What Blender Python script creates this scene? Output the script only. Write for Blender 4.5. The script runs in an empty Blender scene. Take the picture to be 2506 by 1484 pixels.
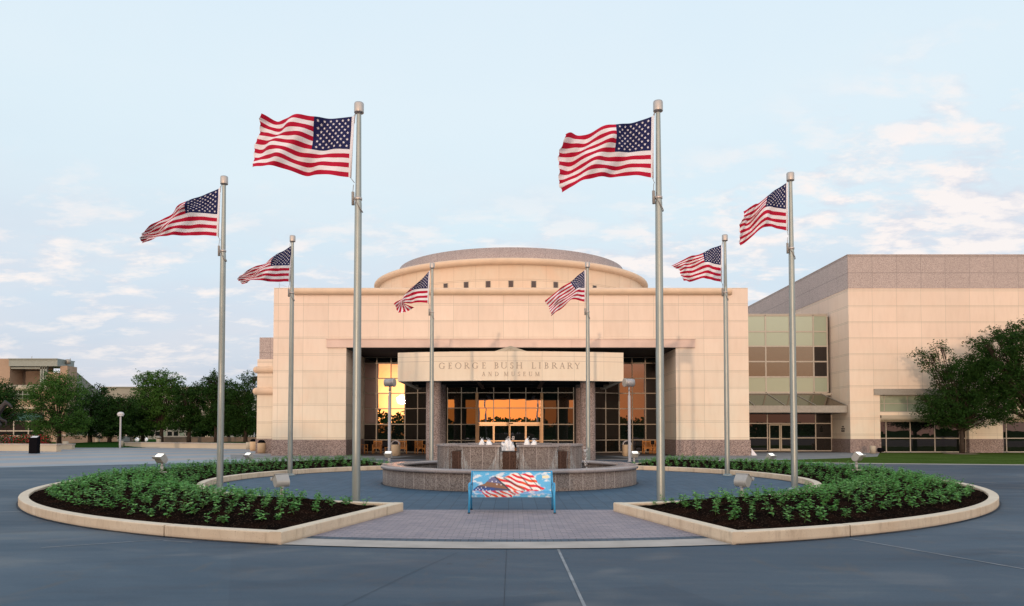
import bpy, math, random
from mathutils import Vector, Matrix, noise
R=math.radians; PI=math.pi
rnd=random.Random(7)
sc=bpy.context.scene
col=sc.collection

# ------------------------------------------------------------------ survey helpers
F,PITCH,SY,CAMX,CAMZ=1849.64,0.0376,242.34,0.0784,1.71
def _ray(x,y):
    a=(x-1253)/F; b=-(y-742-SY)/F; c,s=math.cos(PITCH),math.sin(PITCH)
    return a,c-b*s,s+b*c
def G(x,y,z=0.0):            # a surveyed point lying at height z
    a,d,u=_ray(x,y); t=(z-CAMZ)/u; return CAMX+a*t,d*t
def W(x,y,Y):                # a surveyed point lying at distance Y -> (X, Z)
    a,d,u=_ray(x,y); t=Y/d; return CAMX+a*t,CAMZ+u*t

# ------------------------------------------------------------------ object helpers
def tag(o,label=None,cat=None,group=None,kind=None):
    if label: o['label']=label
    if cat: o['category']=cat
    if group: o['group']=group
    if kind: o['kind']=kind
    return o
def thing(name,label,cat,loc=(0,0,0),rz=0,group=None):
    o=bpy.data.objects.new(name,None); col.objects.link(o)
    o.location=loc; o.rotation_euler=(0,0,rz); o.empty_display_size=.3
    return tag(o,label,cat,group)
def dup(root,loc,rz=0,label=None,scale=None):
    r=root.copy(); col.objects.link(r); r.location=loc; r.rotation_euler=(0,0,rz)
    if scale: r.scale=(scale,)*3
    if label: r['label']=label
    for ch in [c for c in root.children]:
        c=ch.copy(); col.objects.link(c); c.parent=r
        for g in [g for g in ch.children]:
            d=g.copy(); col.objects.link(d); d.parent=c
    return r

class MB:
    def __init__(s): s.v=[]; s.f=[]; s.m=[]; s.sm=[]
    def add(s,vs,fs,mi=0,smooth=False):
        n=len(s.v); s.v+= [tuple(v) for v in vs]
        for f in fs: s.f.append(tuple(i+n for i in f)); s.m.append(mi); s.sm.append(smooth)
        return s
    def box(s,x0,x1,y0,y1,z0,z1,mi=0,M=None):
        vs=[(x0,y0,z0),(x1,y0,z0),(x1,y1,z0),(x0,y1,z0),(x0,y0,z1),(x1,y0,z1),(x1,y1,z1),(x0,y1,z1)]
        if M: vs=[M@Vector(v) for v in vs]
        return s.add(vs,[(0,3,2,1),(4,5,6,7),(0,1,5,4),(1,2,6,5),(2,3,7,6),(3,0,4,7)],mi)
    def prism(s,poly,z0,z1,mi=0):
        n=len(poly); vs=[(p[0],p[1],z0) for p in poly]+[(p[0],p[1],z1) for p in poly]
        fs=[tuple(range(n-1,-1,-1)),tuple(range(n,2*n))]+[(i,(i+1)%n,n+(i+1)%n,n+i) for i in range(n)]
        return s.add(vs,fs,mi)
    def bar(s,a,b,w,h=None,mi=0,up=(0,0,1)):
        a,b=Vector(a),Vector(b); h=h or w; d=(b-a); L=d.length
        if L<1e-6: return s
        d/=L; u=Vector(up)
        if abs(d.dot(u))>.99: u=Vector((0,1,0))
        r=d.cross(u).normalized(); u=r.cross(d)
        vs=[]
        for p in (a,b):
            for i,j in ((-1,-1),(1,-1),(1,1),(-1,1)): vs.append(p+r*(i*w/2)+u*(j*h/2))
        return s.add(vs,[(0,1,2,3),(7,6,5,4),(0,4,5,1),(1,5,6,2),(2,6,7,3),(3,7,4,0)],mi)
    def tube(s,pts,rad,n=10,mi=0,cap=True):
        pts=[Vector(p) for p in pts]; rad=rad if isinstance(rad,(list,tuple)) else [rad]*len(pts)
        vs=[]; ref=None
        for i,p in enumerate(pts):
            d=(pts[min(i+1,len(pts)-1)]-pts[max(i-1,0)]).normalized()
            if ref is None:
                ref=Vector((1,0,0)) if abs(d.x)<.9 else Vector((0,1,0))
            r=(ref-d*ref.dot(d)).normalized(); ref=r; u=d.cross(r)
            for k in range(n):
                a=2*PI*k/n; vs.append(p+r*math.cos(a)*rad[i]+u*math.sin(a)*rad[i])
        fs=[]
        for i in range(len(pts)-1):
            for k in range(n):
                fs.append((i*n+k,i*n+(k+1)%n,(i+1)*n+(k+1)%n,(i+1)*n+k))
        s.add(vs,fs,mi,True)
        if cap:
            m=len(s.v)-len(vs)
            s.f.append(tuple(m+k for k in range(n-1,-1,-1))); s.m.append(mi); s.sm.append(False)
            b=m+(len(pts)-1)*n
            s.f.append(tuple(b+k for k in range(n))); s.m.append(mi); s.sm.append(False)
        return s
    def lathe(s,prof,cx=0,cy=0,n=32,mi=0,a0=0,a1=2*PI,smooth=True,close=False):
        full=abs(a1-a0-2*PI)<1e-6; k=n if full else n+1
        vs=[]
        for i in range(k):
            a=a0+(a1-a0)*i/n
            for r,z in prof: vs.append((cx+r*math.sin(a),cy-r*math.cos(a),z))
        m=len(prof); fs=[]
        mm=m if close else m-1
        for i in range(n):
            j=(i+1)%k
            for t in range(mm):
                t2=(t+1)%m
                fs.append((i*m+t,j*m+t,j*m+t2,i*m+t2))
        s.add(vs,fs,mi,smooth)
        if close and not full:
            nn=len(s.v)-len(vs)
            s.f.append(tuple(nn+t for t in range(m))); s.m.append(mi); s.sm.append(False)
            s.f.append(tuple(nn+(k-1)*m+t for t in range(m-1,-1,-1))); s.m.append(mi); s.sm.append(False)
        return s
    def build(s,name,mats,parent=None,world=True,kind=None):
        if not isinstance(mats,(list,tuple)): mats=[mats]
        me=bpy.data.meshes.new(name)
        vs=s.v
        if parent is not None and world:
            l=parent.location
            p=parent.parent
            ox,oy,oz=l.x,l.y,l.z
            if p is not None: ox+=p.location.x; oy+=p.location.y; oz+=p.location.z
            vs=[(v[0]-ox,v[1]-oy,v[2]-oz) for v in vs]
        me.from_pydata(vs,[],s.f)
        for m in mats: me.materials.append(m)
        me.polygons.foreach_set('material_index',s.m)
        me.polygons.foreach_set('use_smooth',s.sm)
        me.update()
        o=bpy.data.objects.new(name,me); col.objects.link(o)
        if parent is not None: o.parent=parent
        if kind: o['kind']=kind
        return o

# ------------------------------------------------------------------ material helpers
class NT:
    def __init__(s,name):
        s.mat=bpy.data.materials.new(name); s.mat.use_nodes=True
        s.t=s.mat.node_tree; s.t.nodes.clear()
        s.out=s.n('ShaderNodeOutputMaterial')
    def n(s,ty,**k):
        x=s.t.nodes.new(ty)
        for a,b in k.items(): setattr(x,a,b)
        return x
    def l(s,a,b): s.t.links.new(a,b)
    def val(s,sock,v):
        if hasattr(v,'is_output'): s.l(v,sock)
        elif v is not None: sock.default_value=v
    def m(s,op,a,b=None,c=None):
        x=s.n('ShaderNodeMath',operation=op); s.val(x.inputs[0],a)
        if b is not None: s.val(x.inputs[1],b)
        if c is not None: s.val(x.inputs[2],c)
        return x.outputs[0]
    def pos(s):
        g=s.n('ShaderNodeNewGeometry'); return g.outputs['Position']
    def xyz(s,v):
        x=s.n('ShaderNodeSeparateXYZ'); s.l(v,x.inputs[0]); return x.outputs
    def comb(s,a,b,c):
        x=s.n('ShaderNodeCombineXYZ')
        for i,q in enumerate((a,b,c)): s.val(x.inputs[i],q)
        return x.outputs[0]
    def noise(s,vec,scale,detail=3,rough=.55,out=0,dist=0):
        x=s.n('ShaderNodeTexNoise'); s.l(vec,x.inputs['Vector']); x.inputs['Scale'].default_value=scale
        x.inputs['Detail'].default_value=detail; x.inputs['Roughness'].default_value=rough
        x.inputs['Distortion'].default_value=dist
        return x.outputs[out]
    def vmul(s,vec,xyz):
        x=s.n('ShaderNodeVectorMath',operation='MULTIPLY'); s.l(vec,x.inputs[0]); x.inputs[1].default_value=xyz; return x.outputs[0]
    def ramp(s,f,stops,interp='LINEAR'):
        x=s.n('ShaderNodeValToRGB'); s.val(x.inputs[0],f); e=x.color_ramp.elements; x.color_ramp.interpolation=interp
        while len(e)<len(stops): e.new(.5)
        for i,(p,c) in enumerate(stops): e[i].position=p; e[i].color=(*c,1) if len(c)==3 else c
        return x.outputs[0]
    def mix(s,f,a,b,mode='MIX'):
        x=s.n('ShaderNodeMix',data_type='RGBA',blend_type=mode); s.val(x.inputs[0],f)
        for i,q in ((6,a),(7,b)):
            if isinstance(q,tuple): q=(*q,1) if len(q)==3 else q
            s.val(x.inputs[i],q)
        return x.outputs[2]
    def maprange(s,v,a,b,c=0,d=1,clamp=True):
        x=s.n('ShaderNodeMapRange'); x.clamp=clamp; s.val(x.inputs[0],v)
        for i,q in enumerate((a,b,c,d)): x.inputs[i+1].default_value=q
        return x.outputs[0]
    def bump(s,h,st=.3,dist=.02):
        x=s.n('ShaderNodeBump'); x.inputs['Strength'].default_value=st; x.inputs['Distance'].default_value=dist
        s.l(h,x.inputs['Height']); return x.outputs[0]
    def bsdf(s,color,rough=.7,metal=0,spec=.5,normal=None,emis=None,estr=0):
        b=s.n('ShaderNodeBsdfPrincipled')
        if isinstance(color,tuple): color=(*color,1) if len(color)==3 else color
        s.val(b.inputs['Base Color'],color); s.val(b.inputs['Roughness'],rough); s.val(b.inputs['Metallic'],metal)
        b.inputs['Specular IOR Level'].default_value=spec
        if normal is not None: s.l(normal,b.inputs['Normal'])
        if emis: b.inputs['Emission Color'].default_value=(*emis,1); b.inputs['Emission Strength'].default_value=estr
        s.l(b.outputs[0],s.out.inputs[0]); return b

def simple(name,c,rough=.6,metal=0,spec=.15,var=.12,scale=8,emis=None,estr=0,bump=0):
    t=NT(name); p=t.pos()
    n=t.noise(p,scale,4)
    cc=t.mix(t.maprange(n,.3,.7),tuple(x*(1-var) for x in c),tuple(min(1,x*(1+var)) for x in c))
    nb=t.bump(t.noise(p,scale*6,3),bump,.01) if bump else None
    t.bsdf(cc,rough,metal,spec,nb,emis,estr); return t.mat

def stone(name,c1,c2,dx=1.73,x0=1.31,dz=1.157,z0=10.48,double=True,jw=.022,centre=True,jdark=.62,polar=None,granite=False,topc=None,vstag=False,off=0.0,gs=28):
    """panel cladding: coordinates in metres, joints are real panel joints"""
    t=NT(name); p=t.pos(); x,y,z=t.xyz(p)
    if polar:
        a=t.m('ARCTAN2',t.m('SUBTRACT',x,polar[0]),t.m('SUBTRACT',polar[1],y)); u=t.m('MULTIPLY',a,polar[2])
    else: u=t.m('ADD',x,y)
    if centre: u=t.m('SUBTRACT',t.m('ABSOLUTE',t.m('SUBTRACT',u,off)),x0)
    else: u=t.m('SUBTRACT',u,x0)
    uu=t.m('DIVIDE',u,dx); ui=t.m('FLOOR',uu); uf=t.m('MULTIPLY',t.m('FRACT',uu),dx)
    zz=t.m('DIVIDE',t.m('SUBTRACT',z0,z),dz); zi=t.m('FLOOR',zz); zf=t.m('MULTIPLY',t.m('FRACT',zz),dz)
    ju=t.m('LESS_THAN',uf,jw); jz=t.m('LESS_THAN',zf,jw)
    if double:
        jz2=t.m('LESS_THAN',t.m('ABSOLUTE',t.m('SUBTRACT',zf,.11)),jw*.5); jz=t.m('MAXIMUM',jz,jz2)
    j=t.m('MAXIMUM',t.m('MULTIPLY',ju,.75),jz)
    wn=t.n('ShaderNodeTexWhiteNoise',noise_dimensions='3D'); t.l(t.comb(ui,zi,0),wn.inputs['Vector'])
    big=t.noise(t.vmul(p,(.5,.5,.35)),1.0,4,.6,dist=.6)
    f=t.m('ADD',t.m('MULTIPLY',wn.outputs['Value'],.6),t.m('MULTIPLY',t.maprange(big,.3,.7),.4))
    c=t.mix(f,c1,c2)
    pinkf=t.m('MULTIPLY',t.maprange(t.noise(p,.33,3,.6,dist=1),.45,.65),.5)
    if not granite: c=t.mix(pinkf,c,t.mix(1.0,c,(1.04,.90,.84),'MULTIPLY'))
    if topc: c=t.mix(t.m('MULTIPLY',t.maprange(z,1.0,9.0),.75),c,t.mix(f,tuple(q*.90 for q in topc),tuple(min(.88,q*1.04) for q in topc)))  # low sun's warm light painted into the stone, pinker towards the top
    if granite:
        vo=t.n('ShaderNodeTexVoronoi'); vo.inputs['Scale'].default_value=gs; t.l(p,vo.inputs['Vector'])
        sp=t.ramp(t.xyz(vo.outputs['Color'])[0],[(0,(.35,.3,.3)),(.45,(.85,.85,.85)),(.8,(1.1,1.05,1.0)),(1,(1.7,1.6,1.5))],'CONSTANT')
        c=t.mix(.8,c,sp,'MULTIPLY')
    else:
        st=t.noise(t.vmul(p,(3,3,.5)),1.2,5,.6)
        c=t.mix(.22,c,t.ramp(st,[(.3,(.80,.78,.74)),(.55,(1,1,1))]),'MULTIPLY')
    c=t.mix(j,c,tuple(q*jdark for q in c1))
    fine=t.noise(p,22,3)
    h=t.m('SUBTRACT',t.m('MULTIPLY',fine,.25),t.m('MULTIPLY',j,1.0))
    t.bsdf(c,.8 if not granite else .6,0,.12,t.bump(h,.35,.012)); return t.mat

def glass(name,refl=.6,tint=(.84,.66,.68),base=(.008,.010,.009),wob=.03,rough=0.0):
    t=NT(name); p=t.pos()
    geo=t.n('ShaderNodeNewGeometry'); ri=geo.outputs['Random Per Island']
    jx=t.m('MULTIPLY',t.m('SUBTRACT',t.m('FRACT',t.m('MULTIPLY',ri,17.3)),.5),.006); jz=t.m('MULTIPLY',t.m('SUBTRACT',t.m('FRACT',t.m('MULTIPLY',ri,41.7)),.5),.005)
    va=t.n('ShaderNodeVectorMath',operation='ADD'); t.l(t.bump(t.noise(p,.9,2),wob,.05),va.inputs[0]); t.l(t.comb(jx,0,jz),va.inputs[1])
    vn=t.n('ShaderNodeVectorMath',operation='NORMALIZE'); t.l(va.outputs[0],vn.inputs[0]); nb=vn.outputs[0]
    b=t.n('ShaderNodeBsdfPrincipled'); b.inputs['Base Color'].default_value=(*base,1); b.inputs['Roughness'].default_value=.5; b.inputs['Specular IOR Level'].default_value=0
    g=t.n('ShaderNodeBsdfAnisotropic' if False else 'ShaderNodeBsdfGlossy'); g.inputs['Color'].default_value=(*tint,1); g.inputs['Roughness'].default_value=rough
    t.l(nb,g.inputs['Normal'])
    mx=t.n('ShaderNodeMixShader'); mx.inputs[0].default_value=refl
    t.l(b.outputs[0],mx.inputs[1]); t.l(g.outputs[0],mx.inputs[2]); t.l(mx.outputs[0],t.out.inputs[0]); return t.mat

# ------------------------------------------------------------------ materials
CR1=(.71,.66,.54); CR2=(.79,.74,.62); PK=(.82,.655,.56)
M={}
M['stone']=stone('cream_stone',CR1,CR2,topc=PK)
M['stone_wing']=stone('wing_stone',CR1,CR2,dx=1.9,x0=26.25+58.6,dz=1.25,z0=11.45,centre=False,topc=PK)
M['stone_drum']=stone('drum_stone',(.66,.54,.42),(.73,.61,.49),dx=1.73,x0=.865,dz=1.25,z0=12.72,polar=(0,66,11.45),double=True)
M['granite']=stone('pink_granite',(.34,.285,.27),(.41,.345,.33),granite=True,z0=1.02,dz=3,double=False,jdark=.8)
M['granite_top']=stone('grey_pink_granite',(.57,.51,.50),(.63,.56,.55),granite=True,gs=70,jw=.045,dx=1.9,x0=26.25+58.6,dz=1.27,z0=15.3,centre=False,double=False,jdark=.5)
M['granite_drum']=stone('drum_granite',(.48,.43,.43),(.54,.48,.48),granite=True,gs=70,jw=.045,dx=1.73,x0=.865,polar=(0,66,9.74),dz=9,z0=20,double=False,jdark=.6)
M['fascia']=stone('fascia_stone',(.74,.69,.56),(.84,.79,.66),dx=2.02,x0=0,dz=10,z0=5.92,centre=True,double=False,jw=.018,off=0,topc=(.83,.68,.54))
M['lintel']=simple('lintel_stone',(.66,.51,.445),.6,var=.12,scale=.6)
M['cornice']=simple('cornice_stone',(.68,.52,.385),.6,var=.06,scale=1.2)
M['mullion']=simple('bronze_mullion',(.33,.29,.235),.5,.1,.5,.05)
M['mullion_pale']=simple('pale_mullion',(.42,.39,.34),.45,.1,.5,.05)
M['glass']=glass('mirror_glass',.72)
M['glass_r']=glass('tinted_mirror_glass',.30,base=(.02,.015,.01))
M['glass_dark']=glass('dark_glass',.09,base=(.006,.01,.009))
M['glass_green']=glass('green_glass',.16,tint=(.8,.85,.8),base=(.33,.40,.31),wob=.03)
M['glass_mid']=glass('bronze_glass',.45,tint=(.75,.68,.6),base=(.03,.028,.02),wob=.03)
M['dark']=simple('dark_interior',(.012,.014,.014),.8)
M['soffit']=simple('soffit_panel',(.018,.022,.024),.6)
M['softpanel']=simple('frosted_panel',(.22,.24,.25),.4)
M['bronzefr']=simple('door_frame_metal',(.50,.34,.20),.35,.4,.5,.05)
M['letter']=simple('letter_metal',(.40,.345,.29),.6)
M['greymetal']=simple('grey_metal_trim',(.33,.32,.29),.4,.3)
M['granite_f']=stone('fountain_granite',(.205,.19,.185),(.27,.25,.24),granite=True,gs=60,dx=.44,x0=0,polar=(0,25.26,4.17),dz=5,z0=20,double=False,jw=.016,centre=False,jdark=2.1)
M['granite_f2']=stone('tier_granite',(.235,.215,.21),(.30,.275,.265),granite=True,gs=60,dx=.42,x0=0,polar=(0,25.26,2.4),dz=5,z0=20,double=False,jw=.016,centre=False,jdark=2.1)
M['rim']=simple('polished_rim',(.27,.25,.255),.25,0,.5,.2,25)
M['wet']=stone('wet_granite',(.075,.045,.035),(.10,.06,.045),granite=True,gs=60,dx=.30,x0=0,polar=(0,25.26,2.4),dz=5,z0=20,double=False,jw=.012,centre=False,jdark=2.5)

def m_kerb():
    t=NT('cast_concrete_kerb'); p=t.pos(); z=t.xyz(p)[2]
    n=t.noise(p,1.3,5,.6); n2=t.noise(p,40,2)
    c=t.mix(t.maprange(n,.3,.7),(.60,.48,.35),(.72,.61,.47))
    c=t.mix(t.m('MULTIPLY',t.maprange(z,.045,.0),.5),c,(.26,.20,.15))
    c=t.mix(t.m('MULTIPLY',t.maprange(t.noise(t.vmul(p,(5,5,1.2)),1.0,5,.7),.52,.70),.45),c,(.30,.22,.15))
    pits=t.m('GREATER_THAN',t.noise(p,55,1),.70)
    c=t.mix(t.m('MULTIPLY',pits,.5),c,(.2,.14,.09))
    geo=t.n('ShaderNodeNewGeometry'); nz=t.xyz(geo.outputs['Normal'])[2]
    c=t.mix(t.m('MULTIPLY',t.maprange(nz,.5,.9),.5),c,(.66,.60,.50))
    t.bsdf(c,.9,0,.1,t.bump(n2,.4,.006)); return t.mat
M['kerb']=m_kerb()
def m_soil():
    t=NT('dark_mulch'); p=t.pos()
    n=t.noise(p,2.2,5,.65); v=t.n('ShaderNodeTexVoronoi'); v.inputs['Scale'].default_value=45; t.l(t.vmul(p,(1,1.6,1)),v.inputs['Vector'])
    c=t.mix(t.maprange(n,.42,.68),(.009,.007,.006),(.026,.013,.009))
    r=t.xyz(v.outputs['Color'])[0]
    c=t.mix(t.m('MULTIPLY',t.m('GREATER_THAN',r,.93),.5),c,(.16,.10,.07))
    t.bsdf(c,1,0,0,t.bump(t.m('ADD',v.outputs['Distance'],t.noise(p,14,4)),.9,.04)); return t.mat
M['soil']=m_soil()

def m_road():
    t=NT('stained_concrete_road'); p=t.pos()
    a=t.noise(t.vmul(p,(.10,.32,1)),1.0,6,.62,dist=.8); b=t.noise(t.vmul(p,(.6,1.6,1)),1.1,5,.65)
    f=t.m('ADD',t.m('MULTIPLY',a,.6),t.m('MULTIPLY',b,.4))
    c=t.ramp(f,[(.37,(.017,.036,.062)),(.46,(.037,.066,.100)),(.53,(.049,.080,.115)),(.62,(.10,.125,.148))])
    sp=t.noise(p,60,2,.7); c=t.mix(.5,c,t.ramp(sp,[(.3,(.8,.8,.8)),(.7,(1.2,1.2,1.2))]),'MULTIPLY')
    # broad cast slabs of slightly different tone
    x,y,z=t.xyz(p); rx=t.m('ADD',t.m('MULTIPLY',x,.94),t.m('MULTIPLY',y,.34)); ry=t.m('SUBTRACT',t.m('MULTIPLY',y,.94),t.m('MULTIPLY',x,.34))
    wn=t.n('ShaderNodeTexWhiteNoise',noise_dimensions='2D'); t.l(t.comb(t.m('FLOOR',t.m('DIVIDE',rx,4.6)),t.m('FLOOR',t.m('DIVIDE',ry,3.7)),0),wn.inputs['Vector'])
    c=t.mix(.5,c,t.ramp(wn.outputs['Value'],[(0,(.62,.64,.68)),(1,(1.35,1.3,1.25))]),'MULTIPLY')
    st=t.maprange(t.noise(t.vmul(p,(.35,.55,1)),1.0,2,.4,dist=1.5),.60,.72)
    c=t.mix(t.m('MULTIPLY',st,.3),c,(.20,.20,.20))
    br=t.maprange(t.noise(t.vmul(p,(1.2,.5,1)),1.4,5,.7,dist=.6),.56,.74); c=t.mix(t.m('MULTIPLY',br,.45),c,(.10,.085,.07))
    dk=t.m('GREATER_THAN',t.noise(p,3.1,1,.3),.78); c=t.mix(t.m('MULTIPLY',dk,.5),c,(.03,.035,.045))
    rg=t.maprange(b,.3,.7,.5,.7)
    t.bsdf(c,rg,0,.18,t.bump(t.noise(p,90,3),.25,.003)); return t.mat
M['road']=m_road()

def m_brick(name,c1,c2,mort,w,h,scale=1.0,rot=0,off=.5):
    t=NT(name); p=t.pos()
    mp=t.n('ShaderNodeMapping'); mp.inputs['Rotation'].default_value=(0,0,rot); t.l(p,mp.inputs['Vector'])
    b=t.n('ShaderNodeTexBrick'); t.l(mp.outputs[0],b.inputs['Vector']); b.offset=off
    b.inputs['Scale'].default_value=scale; b.inputs['Brick Width'].default_value=w; b.inputs['Row Height'].default_value=h
    b.inputs['Mortar Size'].default_value=.006; b.inputs['Mortar Smooth'].default_value=.3; b.inputs['Bias'].default_value=0
    b.inputs['Color1'].default_value=(*c1,1); b.inputs['Color2'].default_value=(*c2,1); b.inputs['Mortar'].default_value=(*mort,1)
    n=t.noise(p,1.2,5,.6); c=t.mix(.6,b.outputs[0],t.ramp(n,[(.3,(.8,.8,.82)),(.7,(1.15,1.12,1.1))]),'MULTIPLY')
    t.bsdf(c,.65,0,.2,t.bump(t.m('SUBTRACT',t.noise(p,50,2),b.outputs['Fac']),.3,.006)); return t.mat
M['brick']=m_brick('mauve_pavers',(.245,.225,.26),(.33,.29,.31),(.12,.115,.135),.20,.10)
M['paver']=m_brick('slate_pavers',(.040,.088,.140),(.056,.110,.166),(.014,.030,.05),.32,.42,off=0)
M['paver_d']=m_brick('dark_paver_course',(.055,.085,.12),(.075,.105,.14),(.02,.03,.04),.12,.25,off=0)
def m_plaza():
    t=NT('banded_plaza_concrete'); p=t.pos(); x,y,z=t.xyz(p)
    dx=x; dy=t.m('SUBTRACT',y,25.3)
    r=t.m('SQRT',t.m('ADD',t.m('MULTIPLY',dx,dx),t.m('MULTIPLY',dy,dy)))
    w=t.m('MULTIPLY',t.noise(t.vmul(p,(.08,.08,1)),1,3),5)
    s=t.m('SINE',t.m('MULTIPLY',t.m('ADD',r,w),.85))
    s=t.m('MULTIPLY',t.maprange(s,-.15,.15),t.maprange(x,-14,-19))
    n=t.noise(p,.9,5,.6)
    c1=t.mix(t.maprange(n,.3,.7),(.17,.22,.27),(.23,.275,.32)); c2=t.mix(t.maprange(n,.3,.7),(.27,.235,.225),(.34,.29,.265))
    c=t.mix(s,c1,c2); t.bsdf(c,.5,0,.4,t.bump(t.noise(p,50,3),.2,.004)); return t.mat
M['plaza']=m_plaza()
M['conc']=simple('pale_concrete',(.40,.37,.34),.7,var=.15,scale=1.5,bump=.1)
M['walk']=simple('grey_walk',(.20,.215,.225),.7,var=.15,scale=.8,bump=.1)
M['porch']=simple('porch_floor',(.085,.07,.06),.6,var=.15,scale=.8)
M['drive']=simple('driveway_asphalt',(.055,.062,.066),.7,var=.15,scale=.8)
M['joint_shade']=simple('joint_and_shade',(.045,.06,.08),.8)
M['paleline']=simple('pale_line',(.24,.26,.28),.8,var=.3,scale=3)
def m_grass(name,c1,c2):
    t=NT(name); p=t.pos(); n=t.noise(p,.5,5,.7); n2=t.noise(t.vmul(p,(1,.4,1)),9,4,.7)
    c=t.mix(t.maprange(t.m('ADD',t.m('MULTIPLY',n,.5),t.m('MULTIPLY',n2,.5)),.35,.65),c1,c2)
    t.bsdf(c,1,0,0,t.bump(n2,.8,.05)); return t.mat
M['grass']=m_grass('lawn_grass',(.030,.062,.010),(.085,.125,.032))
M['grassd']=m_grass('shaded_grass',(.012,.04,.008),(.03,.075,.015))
def m_leaf(name,c1,c2,c3,trans=.25):
    t=NT(name); g=t.n('ShaderNodeNewGeometry'); p=t.pos()
    r=g.outputs['Random Per Island']; n=t.noise(p,.7,2)
    c=t.mix(r,c1,c2); c=t.mix(t.maprange(n,.35,.7),c,c3)
    b=t.bsdf(c,.6,0,.08)
    tr=t.n('ShaderNodeBsdfTranslucent'); t.l(c,tr.inputs[0]); mx=t.n('ShaderNodeMixShader'); mx.inputs[0].default_value=trans
    t.l(b.outputs[0],mx.inputs[1]); t.l(tr.outputs[0],mx.inputs[2]); t.l(mx.outputs[0],t.out.inputs[0]); return t.mat
M['leaf_d']=m_leaf('oak_leaf',(.012,.040,.010),(.038,.090,.018),(.022,.064,.013))
M['leaf_l']=m_leaf('elm_leaf',(.034,.10,.020),(.085,.18,.034),(.050,.125,.024))
M['leaf_p']=m_leaf('bedding_leaf',(.035,.155,.030),(.24,.50,.16),(.085,.28,.05),.2)
M['bark']=simple('bark',(.045,.035,.028),.9,var=.35,scale=6,bump=.5)
M['stem']=simple('green_stem',(.10,.17,.05),.6)
M['petal']=m_leaf('red_petal',(.30,.006,.02),(.50,.02,.05),(.40,.01,.04),.2)
M['pole']=simple('brushed_aluminium',(.30,.335,.325),.42,.7,.5,.06,3)
M['cap']=simple('pole_cap_metal',(.45,.42,.40),.4,.7,.5,.05)
M['black']=simple('black_metal',(.005,.005,.007),.6,spec=.02)
M['white']=simple('white_cloth',(.74,.74,.80),.8,var=.03,scale=2)
M['red']=simple('red_cloth',(.42,.008,.038),.75,var=.08,scale=2)
M['navy']=simple('navy_cloth',(.014,.018,.085),.75,var=.1,scale=2)
M['rope']=simple('grey_rope',(.30,.29,.28),.8,var=.5,scale=60)
M['lampgrey']=simple('grey_lamp_paint',(.36,.36,.38),.4,.2,.5,.04)
M['floodgrey']=simple('cast_grey_housing',(.40,.395,.38),.4,.25,.5,.06)
M['conc_pale']=simple('footing_concrete',(.48,.44,.37),.8,var=.1)
M['lens']=simple('lit_lens',(.9,.9,.85),.3,emis=(1,.98,.85),estr=1.2)
M['lensd']=simple('unlit_lens',(.55,.56,.58),.15)
M['teak']=simple('oiled_teak',(.46,.20,.06),.5,var=.2,scale=9)
M['binc']=simple('bin_aggregate',(.56,.43,.29),.8,var=.08,scale=30)
M['benchblue']=simple('bench_blue_enamel',(.06,.34,.62),.35,var=.15,scale=9)
M['sphere']=simple('globe_white',(.8,.8,.8),.3,emis=(1,1,1),estr=.25)
M['brickw']=simple('tan_wall',(.22,.175,.14),.8,var=.12,scale=1)
M['tanstone']=simple('tan_stone',(.38,.28,.21),.8,var=.12,scale=.4)
M['shadestone']=simple('grey_stone',(.26,.26,.24),.8,var=.08,scale=.5)
M['palestone']=simple('pale_stone',(.46,.42,.34),.8,var=.06,scale=.5)
M['teal']=simple('teal_panel',(.05,.13,.13),.3,var=.2,scale=.6)
M['roofmetal']=simple('roof_metal',(.26,.30,.29),.4,.3)
M['bronze']=simple('dark_bronze',(.016,.013,.015),.6,0,.5,.3,4)
M['rubble']=simple('painted_rubble',(.10,.22,.25),.7,var=.6,scale=3)
M['yellow']=simple('yellow_paint',(.6,.38,.03),.5)
def m_water():
    t=NT('pool_water'); p=t.pos()
    t.bsdf((.010,.016,.022),.06,0,.5,t.bump(t.noise(p,9,4,.6),.35,.03)); return t.mat
M['water']=m_water()
def m_foam():
    t=NT('foaming_water'); p=t.pos(); n=t.noise(p,22,5,.7)
    b=t.bsdf(t.ramp(n,[(.3,(.75,.82,.92)),(.5,(.97,.98,1))]),.35,0,.5,t.bump(n,.9,.03))
    tr=t.n('ShaderNodeBsdfTransparent'); mx=t.n('ShaderNodeMixShader'); t.l(t.maprange(t.noise(p,30,4,.7),.33,.45,.6,0),mx.inputs[0])
    t.l(b.outputs[0],mx.inputs[1]); t.l(tr.outputs[0],mx.inputs[2]); t.l(mx.outputs[0],t.out.inputs[0]); return t.mat
M['foam']=m_foam()
def m_fall():
    t=NT('thin_water_sheet'); p=t.pos(); n=t.noise(t.vmul(p,(14,14,2.2)),1.5,5,.7)
    b=t.bsdf((.55,.60,.63),.25,0,.5)
    tr=t.n('ShaderNodeBsdfTransparent'); mx=t.n('ShaderNodeMixShader'); t.l(t.maprange(n,.40,.66,1,.35),mx.inputs[0])
    t.l(b.outputs[0],mx.inputs[1]); t.l(tr.outputs[0],mx.inputs[2]); t.l(mx.outputs[0],t.out.inputs[0]); return t.mat
M['fall']=m_fall()

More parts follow.
